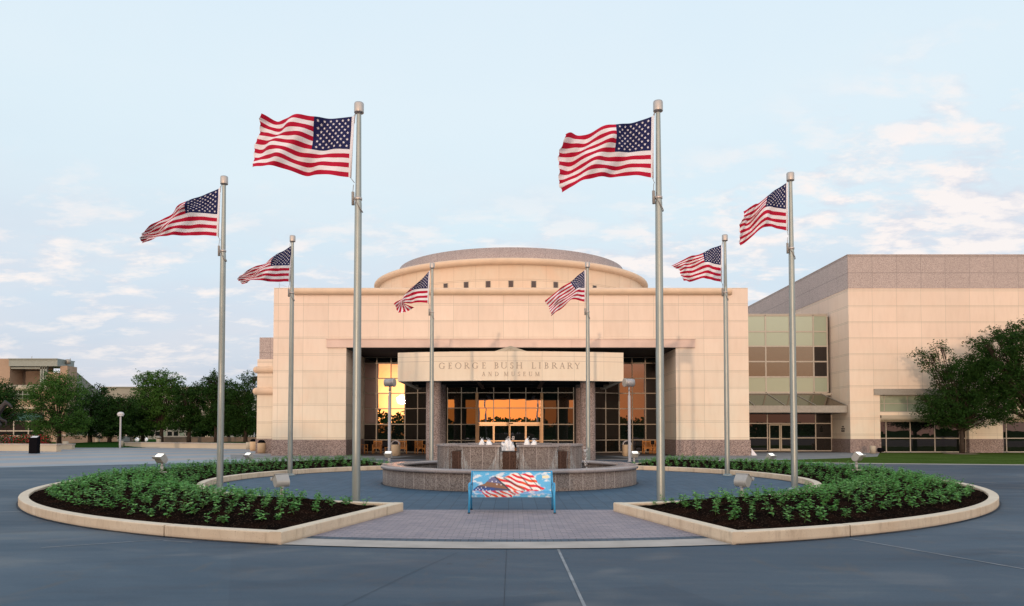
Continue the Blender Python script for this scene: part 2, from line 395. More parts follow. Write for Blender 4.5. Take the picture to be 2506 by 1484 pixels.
# ------------------------------------------------------------------ camera, world, sun
cam=bpy.data.cameras.new('camera'); co=bpy.data.objects.new('camera',cam); col.objects.link(co); sc.camera=co
co.location=(CAMX,0,CAMZ); co.rotation_euler=(PI/2+PITCH,0,0)
cam.sensor_width=36; cam.lens=36*F/2506; cam.shift_y=SY/2506; cam.clip_end=3000; cam.clip_start=.1
SUN_AZ=R(8.2); SUN_EL=R(2.3)
sdir=Vector((-math.sin(SUN_AZ)*math.cos(SUN_EL),-math.cos(SUN_AZ)*math.cos(SUN_EL),math.sin(SUN_EL)))
sl=bpy.data.lights.new('sun','SUN'); sl.energy=1.15; sl.color=(1,.68,.47); sl.angle=R(.6)
so=bpy.data.objects.new('sun',sl); col.objects.link(so); so.rotation_euler=(-sdir).to_track_quat('-Z','Y').to_euler()
w=bpy.data.worlds.new('World'); sc.world=w; w.use_nodes=True; wt=w.node_tree; wt.nodes.clear()
class WT(NT):
    def __init__(s,t): s.t=t
n=WT(wt)
wo=n.n('ShaderNodeOutputWorld'); bg=n.n('ShaderNodeBackground')
tc=n.n('ShaderNodeTexCoord'); D=tc.outputs['Generated']; dx,dy,dz=n.xyz(D)
sky=n.n('ShaderNodeTexSky',sky_type='NISHITA'); sky.sun_disc=False; sky.sun_elevation=SUN_EL; sky.sun_rotation=math.atan2(sdir.x,sdir.y)
nish=n.vmul(sky.outputs[0],(.9,.9,.9))
el=n.m('MAXIMUM',dz,0.0)
base=n.ramp(el,[(0,(.50,.565,.69)),(.05,(.52,.60,.735)),(.14,(.57,.68,.82)),(.26,(.68,.815,.90)),(.40,(.72,.84,.92)),(.6,(.66,.81,.93)),(1,(.50,.66,.86))])
# clouds on a flat layer
h=n.m('ADD',el,.24); cu=n.m('DIVIDE',dx,h); cv=n.m('DIVIDE',dy,h)
cvec=n.comb(cu,cv,0)
az=n.m('ARCTAN2',dx,dy)
big=n.noise(n.vmul(cvec,(1.1,1.3,1)),1.0,2,.5)
def cloudn(off): return n.noise(n.comb(n.m('MULTIPLY',cu,3.3),n.m('ADD',n.m('MULTIPLY',cv,4.6),off),33.1),2.0,9,.60,dist=.12)
ns=cloudn(0.0); ns2=cloudn(.30)
top=n.m('ADD',.30,n.maprange(az,.1,.5,0,.13))
band=n.m('MULTIPLY',n.maprange(el,.02,.16,.25,1),n.m('SUBTRACT',1.0,n.maprange(n.m('SUBTRACT',el,top),-.10,.02)))
cl=n.m('ADD',ns,n.m('MULTIPLY',n.m('SUBTRACT',big,.5),.55))
cl=n.m('ADD',cl,n.m('SUBTRACT',n.maprange(az,-.5,.1,-.085,.035),n.maprange(az,.45,.62,0,.02)))
cf=n.m('MULTIPLY',n.maprange(cl,.45,.62),band)
lit=n.maprange(n.m('SUBTRACT',ns,ns2),-.10,.06)
ccol=n.mix(lit,(.66,.67,.765),(.98,.88,.85))
veil=n.m('MULTIPLY',n.m('MULTIPLY',n.maprange(n.m('ADD',n.noise(n.vmul(cvec,(1.2,2.2,1)),1.0,5,.55),n.m('MULTIPLY',n.m('SUBTRACT',big,.5),.5)),.38,.62),n.m('SUBTRACT',1.0,n.maprange(el,.14,.36))),.6)
skyc=n.mix(veil,base,(.655,.675,.775))
skyc=n.mix(n.m('MULTIPLY',cf,.85),skyc,ccol)
wisp=n.m('MULTIPLY',n.maprange(n.noise(n.vmul(cvec,(1.0,1.5,1)),.8,6,.6,dist=.4),.42,.75),.30)
skyc=n.mix(n.m('MULTIPLY',wisp,n.maprange(el,.0,.12)),skyc,(.85,.88,.90))
# sunset side of the sky, behind the viewpoint
dot=n.n('ShaderNodeVectorMath',operation='DOT_PRODUCT'); n.l(D,dot.inputs[0]); dot.inputs[1].default_value=tuple(sdir)
dt=dot.outputs['Value']
warm=n.m('MULTIPLY',n.maprange(dt,-.25,.6),n.m('SUBTRACT',1.0,n.maprange(el,.5,.9)))
skyc=n.mix(warm,skyc,(1.80,1.51,1.30))
west=n.m('MULTIPLY',n.maprange(dt,.6,.95),n.m('SUBTRACT',1.0,n.maprange(el,.06,.22)))
orange=n.mix(n.maprange(dt,.95,.995),(.62,.27,.15),(1.10,.37,.13))
skyc=n.mix(west,skyc,orange)
g2=n.m('POWER',n.maprange(dt,.990,1.0),2.5)
glow=n.mix(g2,(0,0,0),(.40,.17,.02))
g3=n.m('POWER',n.maprange(dt,.9982,1.0),2.0)
glow=n.mix(1.0,glow,n.mix(g3,(0,0,0),(2.2,1.7,.7)),'ADD')
disc=n.m('GREATER_THAN',dt,.99997)
glow=n.mix(disc,glow,(4,3.2,1.6))
s1=n.mix(1.0,skyc,glow,'ADD'); s2=n.mix(.03,s1,nish,'ADD')
n.l(s2,bg.inputs[0]); bg.inputs[1].default_value=1.0; n.l(bg.outputs[0],wo.inputs[0])
sc.view_settings.view_transform='Standard'; sc.view_settings.look='None'; sc.view_settings.exposure=0; sc.view_settings.gamma=1

# ------------------------------------------------------------------ ground
FC=(0.0,25.26)      # centre of the fountain circle
def flat(poly,z,name,mat,kind='structure',tri=None):
    mb=MB(); mb.add([(p[0],p[1],z) for p in poly],[tuple(range(len(poly)))])
    return mb.build(name,mat,kind=kind)
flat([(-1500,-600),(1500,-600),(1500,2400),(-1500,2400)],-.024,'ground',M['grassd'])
flat([(-80,30),(60,30),(60,60),(17,62),(17,66),(-16,66),(-24,72),(-25,80),(-43,96),(-80,96)],-.016,'plaza_paving',M['plaza'])
bl=[(-90,-2),(-40,24),(-23.7,35.3),(-19.6,38.3),(-15.7,41.1),(-12.7,42.7),(-8,44.0),(-3,44.6),(3,44.7),(7.6,44.5),(13.3,41.7),(17.7,39.2),(25.3,37.4),(40,36.2),(90,34)]
flat([(-90,-40),(90,-40)]+bl[::-1],-.008,'road',M['road'])
mb=MB()
for i in range(len(bl)-1):
    a,b=bl[i],bl[i+1]; w=.16 if i<8 else .75
    if i>=9: w=.9
    mb.add([(a[0],a[1],-.004),(b[0],b[1],-.004),(b[0],b[1]+w,-.004),(a[0],a[1]+w,-.004)],[(0,1,2,3)])
mb.build('road_edge_strip',M['conc'],kind='structure')
gr=[(13.6,42.8),(17.7,40.4),(25.3,38.5),(40,37.2),(90,35),(90,70),(43,58.6),(27.9,58.4),(24.5,47.6),(19,45.4)]
gr=[(13.4,43.0),(17.7,40.2),(25.3,38.4),(40,37.2),(90,35),(90,58.5),(28.5,58.5),(24.2,50.0),(20,46.6)]
flat(gr,-.010,'lawn',M['grass'])
flat([(-17,46),(27.5,46),(28.3,58.5),(26,62),(16.5,62),(16.4,52),(-16.4,52),(-20,54)],-.013,'forecourt_walk',M['walk'])
flat([(-11.3,51.6),(11.3,51.6),(11.3,58.3),(-11.3,58.3)],-.004,'porch_floor',M['porch'])
flat([(-7.6,45.3),(7.6,45.3),(5.2,56.4),(-5.2,56.4)],.0,'canopy_drive',M['drive'])
flat([(16.6,59.4),(26.2,59.4),(26.2,62),(16.6,62)],-.004,'doorway_paving',M['porch'])
# inner circle, approach
N=72
circ=[(FC[0]+9.55*math.sin(2*PI*i/N),FC[1]-9.55*math.cos(2*PI*i/N)) for i in range(N)]
flat(circ,-.003,'circle_pavers',M['paver'])
def arcp(r,a0,a1,n=16): return [(FC[0]+r*math.sin(a0+(a1-a0)*i/n),FC[1]-r*math.cos(a0+(a1-a0)*i/n)) for i in range(n+1)]
GA=R(13.7)
flat([(-2.42,16.38),(2.42,16.38)]+arcp(13.55,GA,-GA),.001,'brick_paving',M['brick'])
flat(arcp(13.60,-GA,GA)+arcp(13.55-.0,GA,-GA)[:0]+arcp(13.33,GA,-GA),.003,'dark_paver_course',M['paver_d'])
flat(arcp(14.25,-GA*1.0,GA*1.0)+arcp(13.60,GA,-GA),.004,'concrete_band',M['conc'])
mb=MB()
def line(a,b,wd,z=-.003,mi=0):
    a,b=Vector(a),Vector(b); d=(b-a).normalized(); r=Vector((-d.y,d.x))*wd/2
    mb.add([(*(a-r),z),(*(b-r),z),(*(b+r),z),(*(a+r),z)],[(0,1,2,3)],mi)
line((0.0,-5),(0.0,10.98),.008)
line(G(835,1484),G(1010,1400),.006); line(G(1010,1400),G(1120,1352),.006)
line(G(1366,1344),G(1434,1490),.035,mi=1)
line(G(2080,1318),G(2506,1392),.035,mi=1)
line(G(0,1253),G(104,1250),.05,mi=1)
line(G(100,1340),G(430,1318),.03,mi=1)
line(G(400,1323),G(470,1327),.03,mi=1)
mb.build('pavement_joints',[M['joint_shade'],M['paleline']],kind='structure')

# ------------------------------------------------------------------ flower beds
def Ro(t): return 13.66+.66*max(0,(1+math.cos(t))/2)**10
RI=9.42; KW=.21; KH=.18
def pt(r,t): return (FC[0]+r*math.sin(t),FC[1]-r*math.cos(t))
T0,T1=R(14.0),R(150)
def soilz(r,t,s=1):
    ro=Ro(t)-KW; ri=RI+KW
    e=min(r-ri,ro-r, (t-T0)*r, (T1-t)*r)
    k=max(0,min(1,e/1.7)); k=k*k*(3-2*k)
    x,y=pt(r,t)
    return .125+.27*k+.018*noise.noise(Vector((x*3*s,y*3,0)))+.02*noise.noise(Vector((x*.9*s,y*.9,4)))+.022*noise.noise(Vector((x*9*s,y*9,2)))
for side,lab in ((-1,'dark mulch bed left of the bench, curved kerb and young plants'),(1,'dark mulch bed right of the bench, kerb with blackened front corner')):
    bed=thing('flower_bed',lab,'flower bed',(side*8.5,22,0),group='crescent planting beds round the fountain')
    # soil
    mb=MB(); nt,nr=230,46; vs=[]
    for i in range(nt+1):
        t=T0+(T1-T0)*i/nt
        for j in range(nr+1):
            r=(RI+.1)+(Ro(t)-.1-RI-.1)*j/nr
            z=soilz(r,t); x,y=pt(r,t); vs.append((side*x,y,z))
    fs=[(i*(nr+1)+j,(i+1)*(nr+1)+j,(i+1)*(nr+1)+j+1,i*(nr+1)+j+1) for i in range(nt) for j in range(nr)]
    if side<0: fs=[f[::-1] for f in fs]
    mb.add(vs,fs,0,True); mb.build('soil',M['soil'],bed)
    # kerb stones (bevelled section)
    def kerbstone(P,bed=bed,KH=KH):
        """P: list of (outer point, inner point)"""
        mb=MB(); b=.018; vs=[]
        for (o,i_) in P:
            o=Vector((*o,0)); q=Vector((*i_,0)); d=(q-o).normalized()
            for (off,z) in ((0,-.01),(0,KH-b),(b*.35,KH-b*.35),(b,KH)): vs.append(o+d*off+Vector((0,0,z)))
            for (off,z) in ((b,KH),(b*.35,KH-b*.35),(0,KH-b),(0,-.01)): vs.append(q-d*off+Vector((0,0,z)))
        m=8; fs=[]
        for k in range(len(P)-1):
            for t in range(m): fs.append((k*m+t,k*m+(t+1)%m,(k+1)*m+(t+1)%m,(k+1)*m+t))
        fs+=[tuple(range(m-1,-1,-1)),tuple((len(P)-1)*m+t for t in range(m))]
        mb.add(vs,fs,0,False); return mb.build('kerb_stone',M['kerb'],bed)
    cuts=[14.0,23.2,43,62,82,102,124,150]
    for k in range(len(cuts)-1):
        a,b=R(cuts[k])+.0011,R(cuts[k+1])-.0011; P=[]
        for i in range(13):
            t=a+(b-a)*i/12; o=pt(Ro(t),t); q=pt(Ro(t)-KW,t); P.append(((side*o[0],o[1]),(side*q[0],q[1])))
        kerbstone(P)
    cuts=[14.0,30,52,75,97,118,135,150]
    for k in range(len(cuts)-1):
        a,b=R(cuts[k])+.0009,R(cuts[k+1])-.0009; P=[]
        for i in range(9):
            t=a+(b-a)*i/8; o=pt(RI,t); q=pt(RI+KW,t); P.append(((side*o[0],o[1]),(side*q[0],q[1])))
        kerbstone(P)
    # straight radial ends
    for tt,sg in ((T0,1),(T1,-1)):
        a=Vector(pt(RI-.0,tt)); b=Vector(pt(Ro(tt),tt)); d=(b-a).normalized(); nrm=Vector((-d.y,d.x))
        if nrm.dot(Vector(pt(11,tt+.1*sg))-a)<0: nrm=-nrm
        n0=a-nrm*.0; segs=[(0,.17),(.172,1.0)] if tt==T0 else [(0,.5),(.503,1)]
        L=(b-a).length+ .0
        for s0,s1 in segs:
            P=[]
            for s in (s0,s1):
                o=a+d*(L*s)-nrm*.05; q=o+nrm*(KW); P.append(((side*o.x,o.y),(side*q.x,q.y)))
            kerbstone(P,KH=KH+.004)

# bedding plants
def plant_mesh(seed):
    r=random.Random(seed); mb=MB()
    H=r.uniform(.13,.23); lean=(r.uniform(-.07,.07),r.uniform(-.07,.07))
    nst=r.choice((1,2,2,3,3))
    for s in range(nst):
        a=r.uniform(0,6.28); ln=(lean[0]+.07*math.cos(a)*(nst>1),lean[1]+.07*math.sin(a)*(nst>1)); hh=H*r.uniform(.7,1)
        top=Vector((ln[0],ln[1],hh)); mb.tube([(0,0,-.02),top*.5,top],[.004,.0035,.002],4,1,False)
        nl=r.randint(6,9)
        for k in range(nl):
            f=(k+1.2)/(nl+.2); p=top*f; an=k*2.4+a+r.uniform(-.3,.3); L=r.uniform(.066,.105)*(1.1-.35*f); wd=L*.38
            d=Vector((math.cos(an),math.sin(an),r.uniform(-.15,.55))).normalized(); sd=d.cross(Vector((0,0,1))).normalized(); up=sd.cross(d)
            q=p+d*.012
            vs=[q,q+d*L*.35+sd*wd+up*.008,q+d*L*.75+sd*wd*.75,q+d*L-up*.012,q+d*L*.75-sd*wd*.75,q+d*L*.35-sd*wd+up*.008]
            mb.add(vs,[(0,1,5),(1,2,4,5),(2,3,4)],0)
    return mb
variants=[plant_mesh(100+i) for i in range(14)]
vmesh=[]
for i,v in enumerate(variants):
    o=v.build('bedding_plant',[M['leaf_p'],M['stem']],None); vmesh.append(o.data); bpy.data.objects.remove(o)
flood_pos=[(-11.1,24.2),(-11.7,34.0),(-5.2,17.4),(-5.75,35.8),(5.85,35.8),(11.3,33.0),(11.4,24.9),(5.35,17.4)]
spots=[]
for side in (-1,1):
    r=RI+.5; row=0
    rr=random.Random(31+side)
    while r<14:
        nn=int((T1-T0)*r/.345)
        for i in range(nn):
            t=T0+(T1-T0)*(i+.5*(row%2)+rr.uniform(-.16,.16))/nn
            q=r+rr.uniform(-.07,.07)
            edge=.18+.24*max(0,min(1,(1.2-t)/.35))
            if q>Ro(t)-KW-edge or (t-T0)*q<.60 or (T1-t)*q<.3: continue
            if rr.random()<.04: continue
            x,y=pt(q,t); x*=side
            if any((x-a)**2+(y-b)**2<.09 for a,b in flood_pos): continue
            spots.append((math.hypot(x-CAMX,y),x,y,soilz(q,t),side))
        r+=.315; row+=1
spots.sort()
first=None
xs=[s for s in spots]
def row_label(side): return 'small leafy green bedding plant in the dark mulch of the %s bed'%('left' if side<0 else 'right')
pr=random.Random(5)
for i,(d,x,y,z,side) in enumerate(spots[:300]):
    o=bpy.data.objects.new('bedding_plant',vmesh[pr.randrange(14)]); col.objects.link(o)
    o.location=(x,y,z); s=pr.uniform(.75,1.18); o.scale=(s,s,s*pr.uniform(.85,1.1)); o.rotation_euler=(0,0,pr.uniform(0,6.28))
    tag(o,row_label(side),'plant','bedding plants in the %s bed'%('left' if side<0 else 'right'))
for side in (-1,1):
    mb=MB()
    for (d,x,y,z,sd) in spots[300:]:
        if sd!=side: continue
        v=variants[pr.randrange(14)]; a=pr.uniform(0,6.28); s=pr.uniform(.85,1.25); c_,s_=math.cos(a)*s,math.sin(a)*s
        n0=len(mb.v); mb.v+=[(x+p[0]*c_-p[1]*s_,y+p[0]*s_+p[1]*c_,z+p[2]*s) for p in v.v]
        mb.f+=[tuple(k+n0 for k in f) for f in v.f]; mb.m+=v.m; mb.sm+=v.sm
    o=mb.build('bedding_foliage',[M['leaf_p'],M['stem']])
    tag(o,'mass of green bedding foliage farther back in the %s bed'%('left' if side<0 else 'right'),'bedding plants',None,'stuff')

# ------------------------------------------------------------------ flood lights in the beds
def make_flood(lit_up):
    t=thing('flood_light','x','flood light')
    MB().lathe([(.0,-.06),(.16,-.06),(.16,.09),(.145,.105),(0,.105)],n=6,smooth=False).build('footing',M['conc_pale'],t,False)
    p=MB(); p.tube([(0,0,.1),(0,0,.28)],.045,14); p.tube([(0,0,.28),(0,0,.31),(0,0,.40)],[.05,.034,.03],12); p.build('post',M['floodgrey'],t,False)
    # housing: D-section drum lying across, axis along local X, lens facing +Y and up
    Mx=Matrix.Translation((0,.03,.50))@Matrix.Rotation(R(-35),4,'X')@Matrix.Scale(1.10,4)
    prof=[(-.02,.10)]
    for i in range(13):
        a=PI/2+PI*i/12; prof.append((.10*math.cos(a)-.02,.10*math.sin(a)))
    prof+= [(.11,-.10),(.135,-.075),(.135,.085),(.11,.10)]
    hb=MB(); n_=len(prof); vs=[Mx@Vector((x,p_,q)) for x in (-.14,.14) for (q,p_) in [(-a,b) for a,b in prof]]
    # prof (depth,height) -> lens faces +z' after mapping
    vs=[]
    for x in (-.14,.14):
        for (dpt,hh) in prof: vs.append(Mx@Vector((x,hh,dpt)))
    fs=[tuple(range(n_-1,-1,-1)),tuple(range(n_,2*n_))]+[(i,(i+1)%n_,n_+(i+1)%n_,n_+i) for i in range(n_)]
    hb.add(vs,fs); hb.build('housing',M['floodgrey'],t,False)
    v=MB(); v.box(-.165,.165,.095,.125,.10,.17,0,Mx); v.box(-.15,.15,-.10,.10,.125,.137,0,Mx); v.build('visor',M['floodgrey'],t,False)
    l=MB(); l.box(-.12,.12,-.075,.085,.136,.142,0,Mx); l.build('lens',M['lens'],t,False)
    k=MB(); k.bar((0,-.01,.36),(0,.0,.42),.07,.06); k.build('knuckle',M['lampgrey'],t,False)
    return t
flabs=['grey flood light with lit lens in the left bed near the second flagpole','small lit flood light at the back of the left bed','grey flood light seen from behind on a concrete footing, left of the bench','tiny lit flood light behind the fountain rim at left',
 'small lit flood light behind the fountain rim at right','small flood light at the back of the right bed beside the lawn','flood light in the middle of the right bed facing the upper right','grey flood light seen from behind on a concrete footing, right of the bench']
fl0=make_flood(True); 
# every lamp aims at its flag: (heading) rotation about Z
aims=[R(38),R(40),R(40),R(0),R(-20),R(-45),R(-60),R(-62)]
aims=[R(155),R(150),R(40),R(176),R(195),R(215),R(220),R(-48)]
for i,((x,y),a) in enumerate(zip(flood_pos,aims)):
    o=fl0 if i==0 else dup(fl0,(0,0,0)); tt_=math.atan2(abs(x),25.26-y); rr0=math.hypot(x,y-25.26); o.location=(x,y,soilz(rr0,tt_)-.08); o.rotation_euler=(0,0,a); o['label']=flabs[i]; o['group']='flood lights aimed at the flags'

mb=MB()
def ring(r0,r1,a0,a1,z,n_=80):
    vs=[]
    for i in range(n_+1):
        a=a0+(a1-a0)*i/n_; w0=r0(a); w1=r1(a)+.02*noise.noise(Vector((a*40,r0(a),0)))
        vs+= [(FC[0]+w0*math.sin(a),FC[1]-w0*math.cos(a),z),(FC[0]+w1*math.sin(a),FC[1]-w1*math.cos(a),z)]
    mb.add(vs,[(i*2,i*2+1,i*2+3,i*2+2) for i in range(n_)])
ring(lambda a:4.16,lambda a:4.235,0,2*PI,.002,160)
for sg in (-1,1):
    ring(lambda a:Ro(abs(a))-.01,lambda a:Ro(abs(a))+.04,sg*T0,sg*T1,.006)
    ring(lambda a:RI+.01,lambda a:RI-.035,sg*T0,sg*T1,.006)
mb.build('contact_shade',M['joint_shade'],kind='structure')  # dark strips painting contact shade round the kerb and fountain feet
# ------------------------------------------------------------------ flagpoles
poles=[(-3.42,17.02),(3.40,16.93),(-8.41,22.03),(8.17,21.71),(-8.36,28.81),(8.23,28.69),(-3.49,33.56),(3.44,33.40)]
plab=['tall flagpole at left front, nearest on the left side','tall flagpole at right front, nearest on the right side','flagpole rising at the inner edge of the left bed, leftmost of all','flagpole rising behind the right bed, rightmost of all',
 'flagpole with round base flange behind the left bed, before the left stone pier','flagpole with round base flange before the right stone pier','short looking flagpole behind the fountain, left of the entrance','short looking flagpole behind the fountain, right of the entrance']
pt0=thing('flagpole',plab[0],'flagpole',(0,0,0),group='ring of flagpoles')
MB().lathe([(0,0),(.20,0),(.20,.02),(.15,.05),(.10,.075),(.09,.08)],n=28).build('base_flange',M['pole'],pt0,False)
MB().lathe([(.092,.06),(.092,2.6),(.083,5.6),(.079,6.85),(.070,6.95),(.060,8.0),(.052,8.95)],n=24).build('shaft',M['pole'],pt0,False)
q=MB(); q.lathe([(.0605,6.93),(.085,6.95),(.085,7.0),(.07,7.02)],n=24); q.build('collar',M['cap'],pt0,False)
MB().lathe([(0,8.93),(.055,8.93),(.055,8.96),(.108,8.965),(.11,8.98),(.11,9.17),(.10,9.195),(0,9.2)],n=28).build('cap',M['cap'],pt0,False)
q=MB()
q.tube([(-.075,-.01,8.95),(-.095,-.01,8.83),(-.10,-.01,8.72)],.008,6)
q.build('halyard',M['rope'],pt0,False)
q=MB(); q.tube([(-.11,-.01,7.30),(-.12,-.02,7.14),(-.12,-.02,7.13),(-.115,-.02,6.83)],[.008,.008,.034,.034],8); q.build('counterweight',M['rope'],pt0,False)
q=MB()
pts=[]
for i in range(15):
    a=PI*1.0+PI*1.5*i/14; pts.append((.10*math.cos(a),.10*math.sin(a)*1.0,7.0-.33*(math.cos(a)+1)/2))
q.tube([(-.11,-.02,7.1)]+pts,.012,6)
q.build('halyard',M['rope'],pt0,False)
for i,(x,y) in enumerate(poles):
    o=pt0 if i==0 else dup(pt0,(0,0,0)); o.location=(x,y,0); o['label']=plab[i]; o['group']='ring of flagpoles'

# ------------------------------------------------------------------ flags
c5=lambda p:(313.3+p[0]*.3562,215.4+p[1]*.3562)
c6=lambda p:(1331.4+p[0]*.3825,215.4+p[1]*.3825)
c1=lambda p:(881+p[0]*.3627,587.4+p[1]*.3627)
flags=[
 (0,c5,[[(1550,200),(1545,305),(1538,410),(1532,510),(1528,617)],[(1285,209),(1275,305),(1260,403),(1254,495),(1250,592)],[(1085,213),(1072,305),(1062,385),(1055,475),(1050,565)],[(940,205),(905,275),(878,355),(856,460),(866,553)]],.17,0.0,
   'large stars and stripes flag spread wide at left front, top corner folded over'),
 (2,c5,[[(632,690),(630,770),(625,857),(622,940),(620,1020)],[(410,790),(405,825),(400,857),(395,935),(385,1012)],[(262,880),(255,925),(250,962),(245,995),(240,1032)],[(130,1000),(118,1018),(108,1032),(98,1047),(88,1063)]],.10,1.3,
   'stars and stripes flag tapering to a point, on the leftmost pole'),
 (4,c5,[[(1132,1080),(1125,1145),(1118,1210),(1113,1270),(1110,1332)],[(1003,1163),(992,1195),(982,1224),(975,1275),(970,1331)],[(890,1225),(875,1258),(862,1285),(855,1308),(850,1327)],[(792,1292),(778,1308),(768,1322),(772,1338),(790,1350)]],.09,2.1,
   'small stars and stripes flag drooping left of the stone facade'),
 (6,c1,[[(468,210),(465,265),(463,320),(461,370),(460,425)],[(385,298),(368,316),(352,335),(350,385),(352,425)],[(310,370),(298,388),(290,402),(292,420),(300,434)],[(236,440),(245,462),(268,493),(320,482),(368,455)]],.11,.6,
   'small flag with its lower corner curled under, left of the entrance sign'),
 (1,c6,[[(697,183),(695,285),(693,388),(693,480),(693,577)],[(457,253),(455,328),(453,402),(452,485),(452,560)],[(270,283),(265,370),(262,450),(262,530),(268,608)],[(130,325),(105,410),(88,490),(98,580),(112,655)]],.17,.9,
   'large stars and stripes flag spread wide at right front, ragged outer edge'),
 (3,c6,[[(1552,607),(1553,685),(1553,765),(1553,840),(1554,915)],[(1432,690),(1420,727),(1410,765),(1412,835),(1418,893)],[(1345,755),(1328,812),(1318,862),(1318,910),(1322,960)],[(1268,800),(1252,850),(1240,900),(1238,965),(1246,1023)]],.11,2.6,
   'stars and stripes flag sloping steeply down, on the rightmost pole'),
 (5,c6,[[(1136,1005),(1136,1065),(1135,1125),(1135,1185),(1134,1242)],[(1022,1050),(1022,1082),(1022,1115),(1030,1172),(1030,1224)],[(920,1090),(920,1120),(925,1150),(932,1195),(950,1234)],[(808,1140),(830,1152),(858,1172),(868,1207),(880,1243)]],.11,3.3,
   'small stars and stripes flag with frayed tip above the right end of the facade'),
 (7,c1,[[(1518,205),(1518,260),(1518,315),(1518,365),(1518,418)],[(1420,280),(1438,308),(1450,333),(1438,375),(1425,408)],[(1335,342),(1342,376),(1350,405),(1352,432),(1358,462)],[(1250,412),(1266,440),(1278,468),(1284,495),(1290,522)]],.11,4.0,
   'small flag blown down and left across the facade, right of the entrance sign'),
]
U=[0,.4,.7,1.0]
def lag(u,P):
    k=0
    while k<2 and u>U[k+1]: k+=1
    h=U[k+1]-U[k]; f=(u-U[k])/h
    d=[(P[i+1]-P[i])/(U[i+1]-U[i]) for i in range(3)]
    def tan(i): return d[0] if i==0 else d[2] if i==3 else (d[i-1]*(U[i+1]-U[i])+d[i]*(U[i]-U[i-1]))/(U[i+1]-U[i-1])
    a,b=tan(k)*h,tan(k+1)*h
    return (2*f**3-3*f*f+1)*P[k]+(f**3-2*f*f+f)*a+(-2*f**3+3*f*f)*P[k+1]+(f**3-f*f)*b
def cat(v,vals):
    n_=len(vals)-1; x=min(max(v,0),1)*n_; i=min(int(x),n_-1); f=x-i
    p0=vals[max(i-1,0)]; p1=vals[i]; p2=vals[i+1]; p3=vals[min(i+2,n_)]
    if i==0: p0=2*p1-p2
    if i==n_-1: p3=2*p2-p1
    return .5*((2*p1)+(-p0+p2)*f+(2*p0-5*p1+4*p2-p3)*f*f+(-p0+3*p1-3*p2+p3)*f**3)
for (pi_,cv_,grid,amp,ph,lab) in flags:
    px_,py_=poles[pi_]
    WG=[[W(*cv_(p),py_) for p in colm] for colm in grid]
    def S(u,v):
        X=lag(u,[cat(v,[p[0] for p in c]) for c in WG]); Z=lag(u,[cat(v,[p[1] for p in c]) for c in WG])
        k=min(1,u*2.2)
        # ripples travel along the cloth, mostly in depth, plus the fold lines that fan from the hoist corner
        ph2=9.5*u-2.6*v+ph
        dY=amp*k*math.sin(ph2)+.05*k*math.sin(17*u+7*v+ph*2)+.028*k*math.sin(31*u-13*v+ph)
        Z+=.018*k*math.sin(ph2*1.35+1); X+=.02*k*math.sin(13*v+ph*3+4*u)*u
        fr=max(0,u-.9)*10
        Z+=fr*.012*math.sin(57*v+ph*5); X+=fr*.014*math.sin(41*v+ph*7)
        return Vector((X,py_-.02+dY-.35*u*u*(1 if amp>.18 else .3),Z))
    nu,nv=60,52
    top=S(0,0)
    fb=thing('flag',lab,'flag',(px_-.1,py_,S(0,1).z),group='flags flying round the fountain')
    mb=MB(); vs=[S(i/nu,j/nv) for i in range(nu+1) for j in range(nv+1)]
    mb.v=[tuple(v) for v in vs]
    for i in range(nu):
        for j in range(nv):
            st=j//4; m_=0 if st%2==0 else 1
            if i<nu*.4 and j<28: m_=2
            if i==0: m_=1
            a=i*(nv+1)+j; mb.f.append((a,a+1,a+nv+2,a+nv+1)); mb.m.append(m_); mb.sm.append(True)
    # stars, sewn on both faces
    e=.004
    for i in range(9):
        for j in range(11):
            if (i+j)%2: continue
            u0=.018+.375*(j+1)/12; v0=7/13*(i+1)/10
            du=S(u0+e,v0)-S(u0-e,v0); dv=S(u0,v0+e)-S(u0,v0-e); nr=du.cross(dv).normalized()
            for sg in (1,-1):
                ps=[]
                for k in range(10):
                    rr_=(.026 if k%2==0 else .0108); an=-PI/2+k*PI/5
                    ps.append(S(u0+rr_*math.cos(an)/1.75,v0+rr_*math.sin(an))+nr*sg*.006)
                ps.append(S(u0,v0)+nr*sg*.006)
                n0=len(mb.v); mb.v+=[tuple(p) for p in ps]
                for k in range(10): mb.f.append((n0+10,n0+k,n0+(k+1)%10)); mb.m.append(1); mb.sm.append(False)
    mb.build('flag_cloth',[M['red'],M['white'],M['navy']],fb)
    hs=MB(); hs.tube([S(0,0)+Vector((.01,0,.01)),S(0,.5)+Vector((.01,0,0)),S(0,1)+Vector((.01,0,-.01))],.018,8); hs.build('hoist_sleeve',M['white'],fb)
    hr=MB(); a=S(0,0)
    hr.tube([a,Vector((px_-.08,py_,min(8.95,a.z+.2)))],.007,6); b=S(0,1); hr.tube([b,Vector((px_-.09,py_,b.z-.12))],.007,6); hr.build('snap_line',M['rope'],fb)

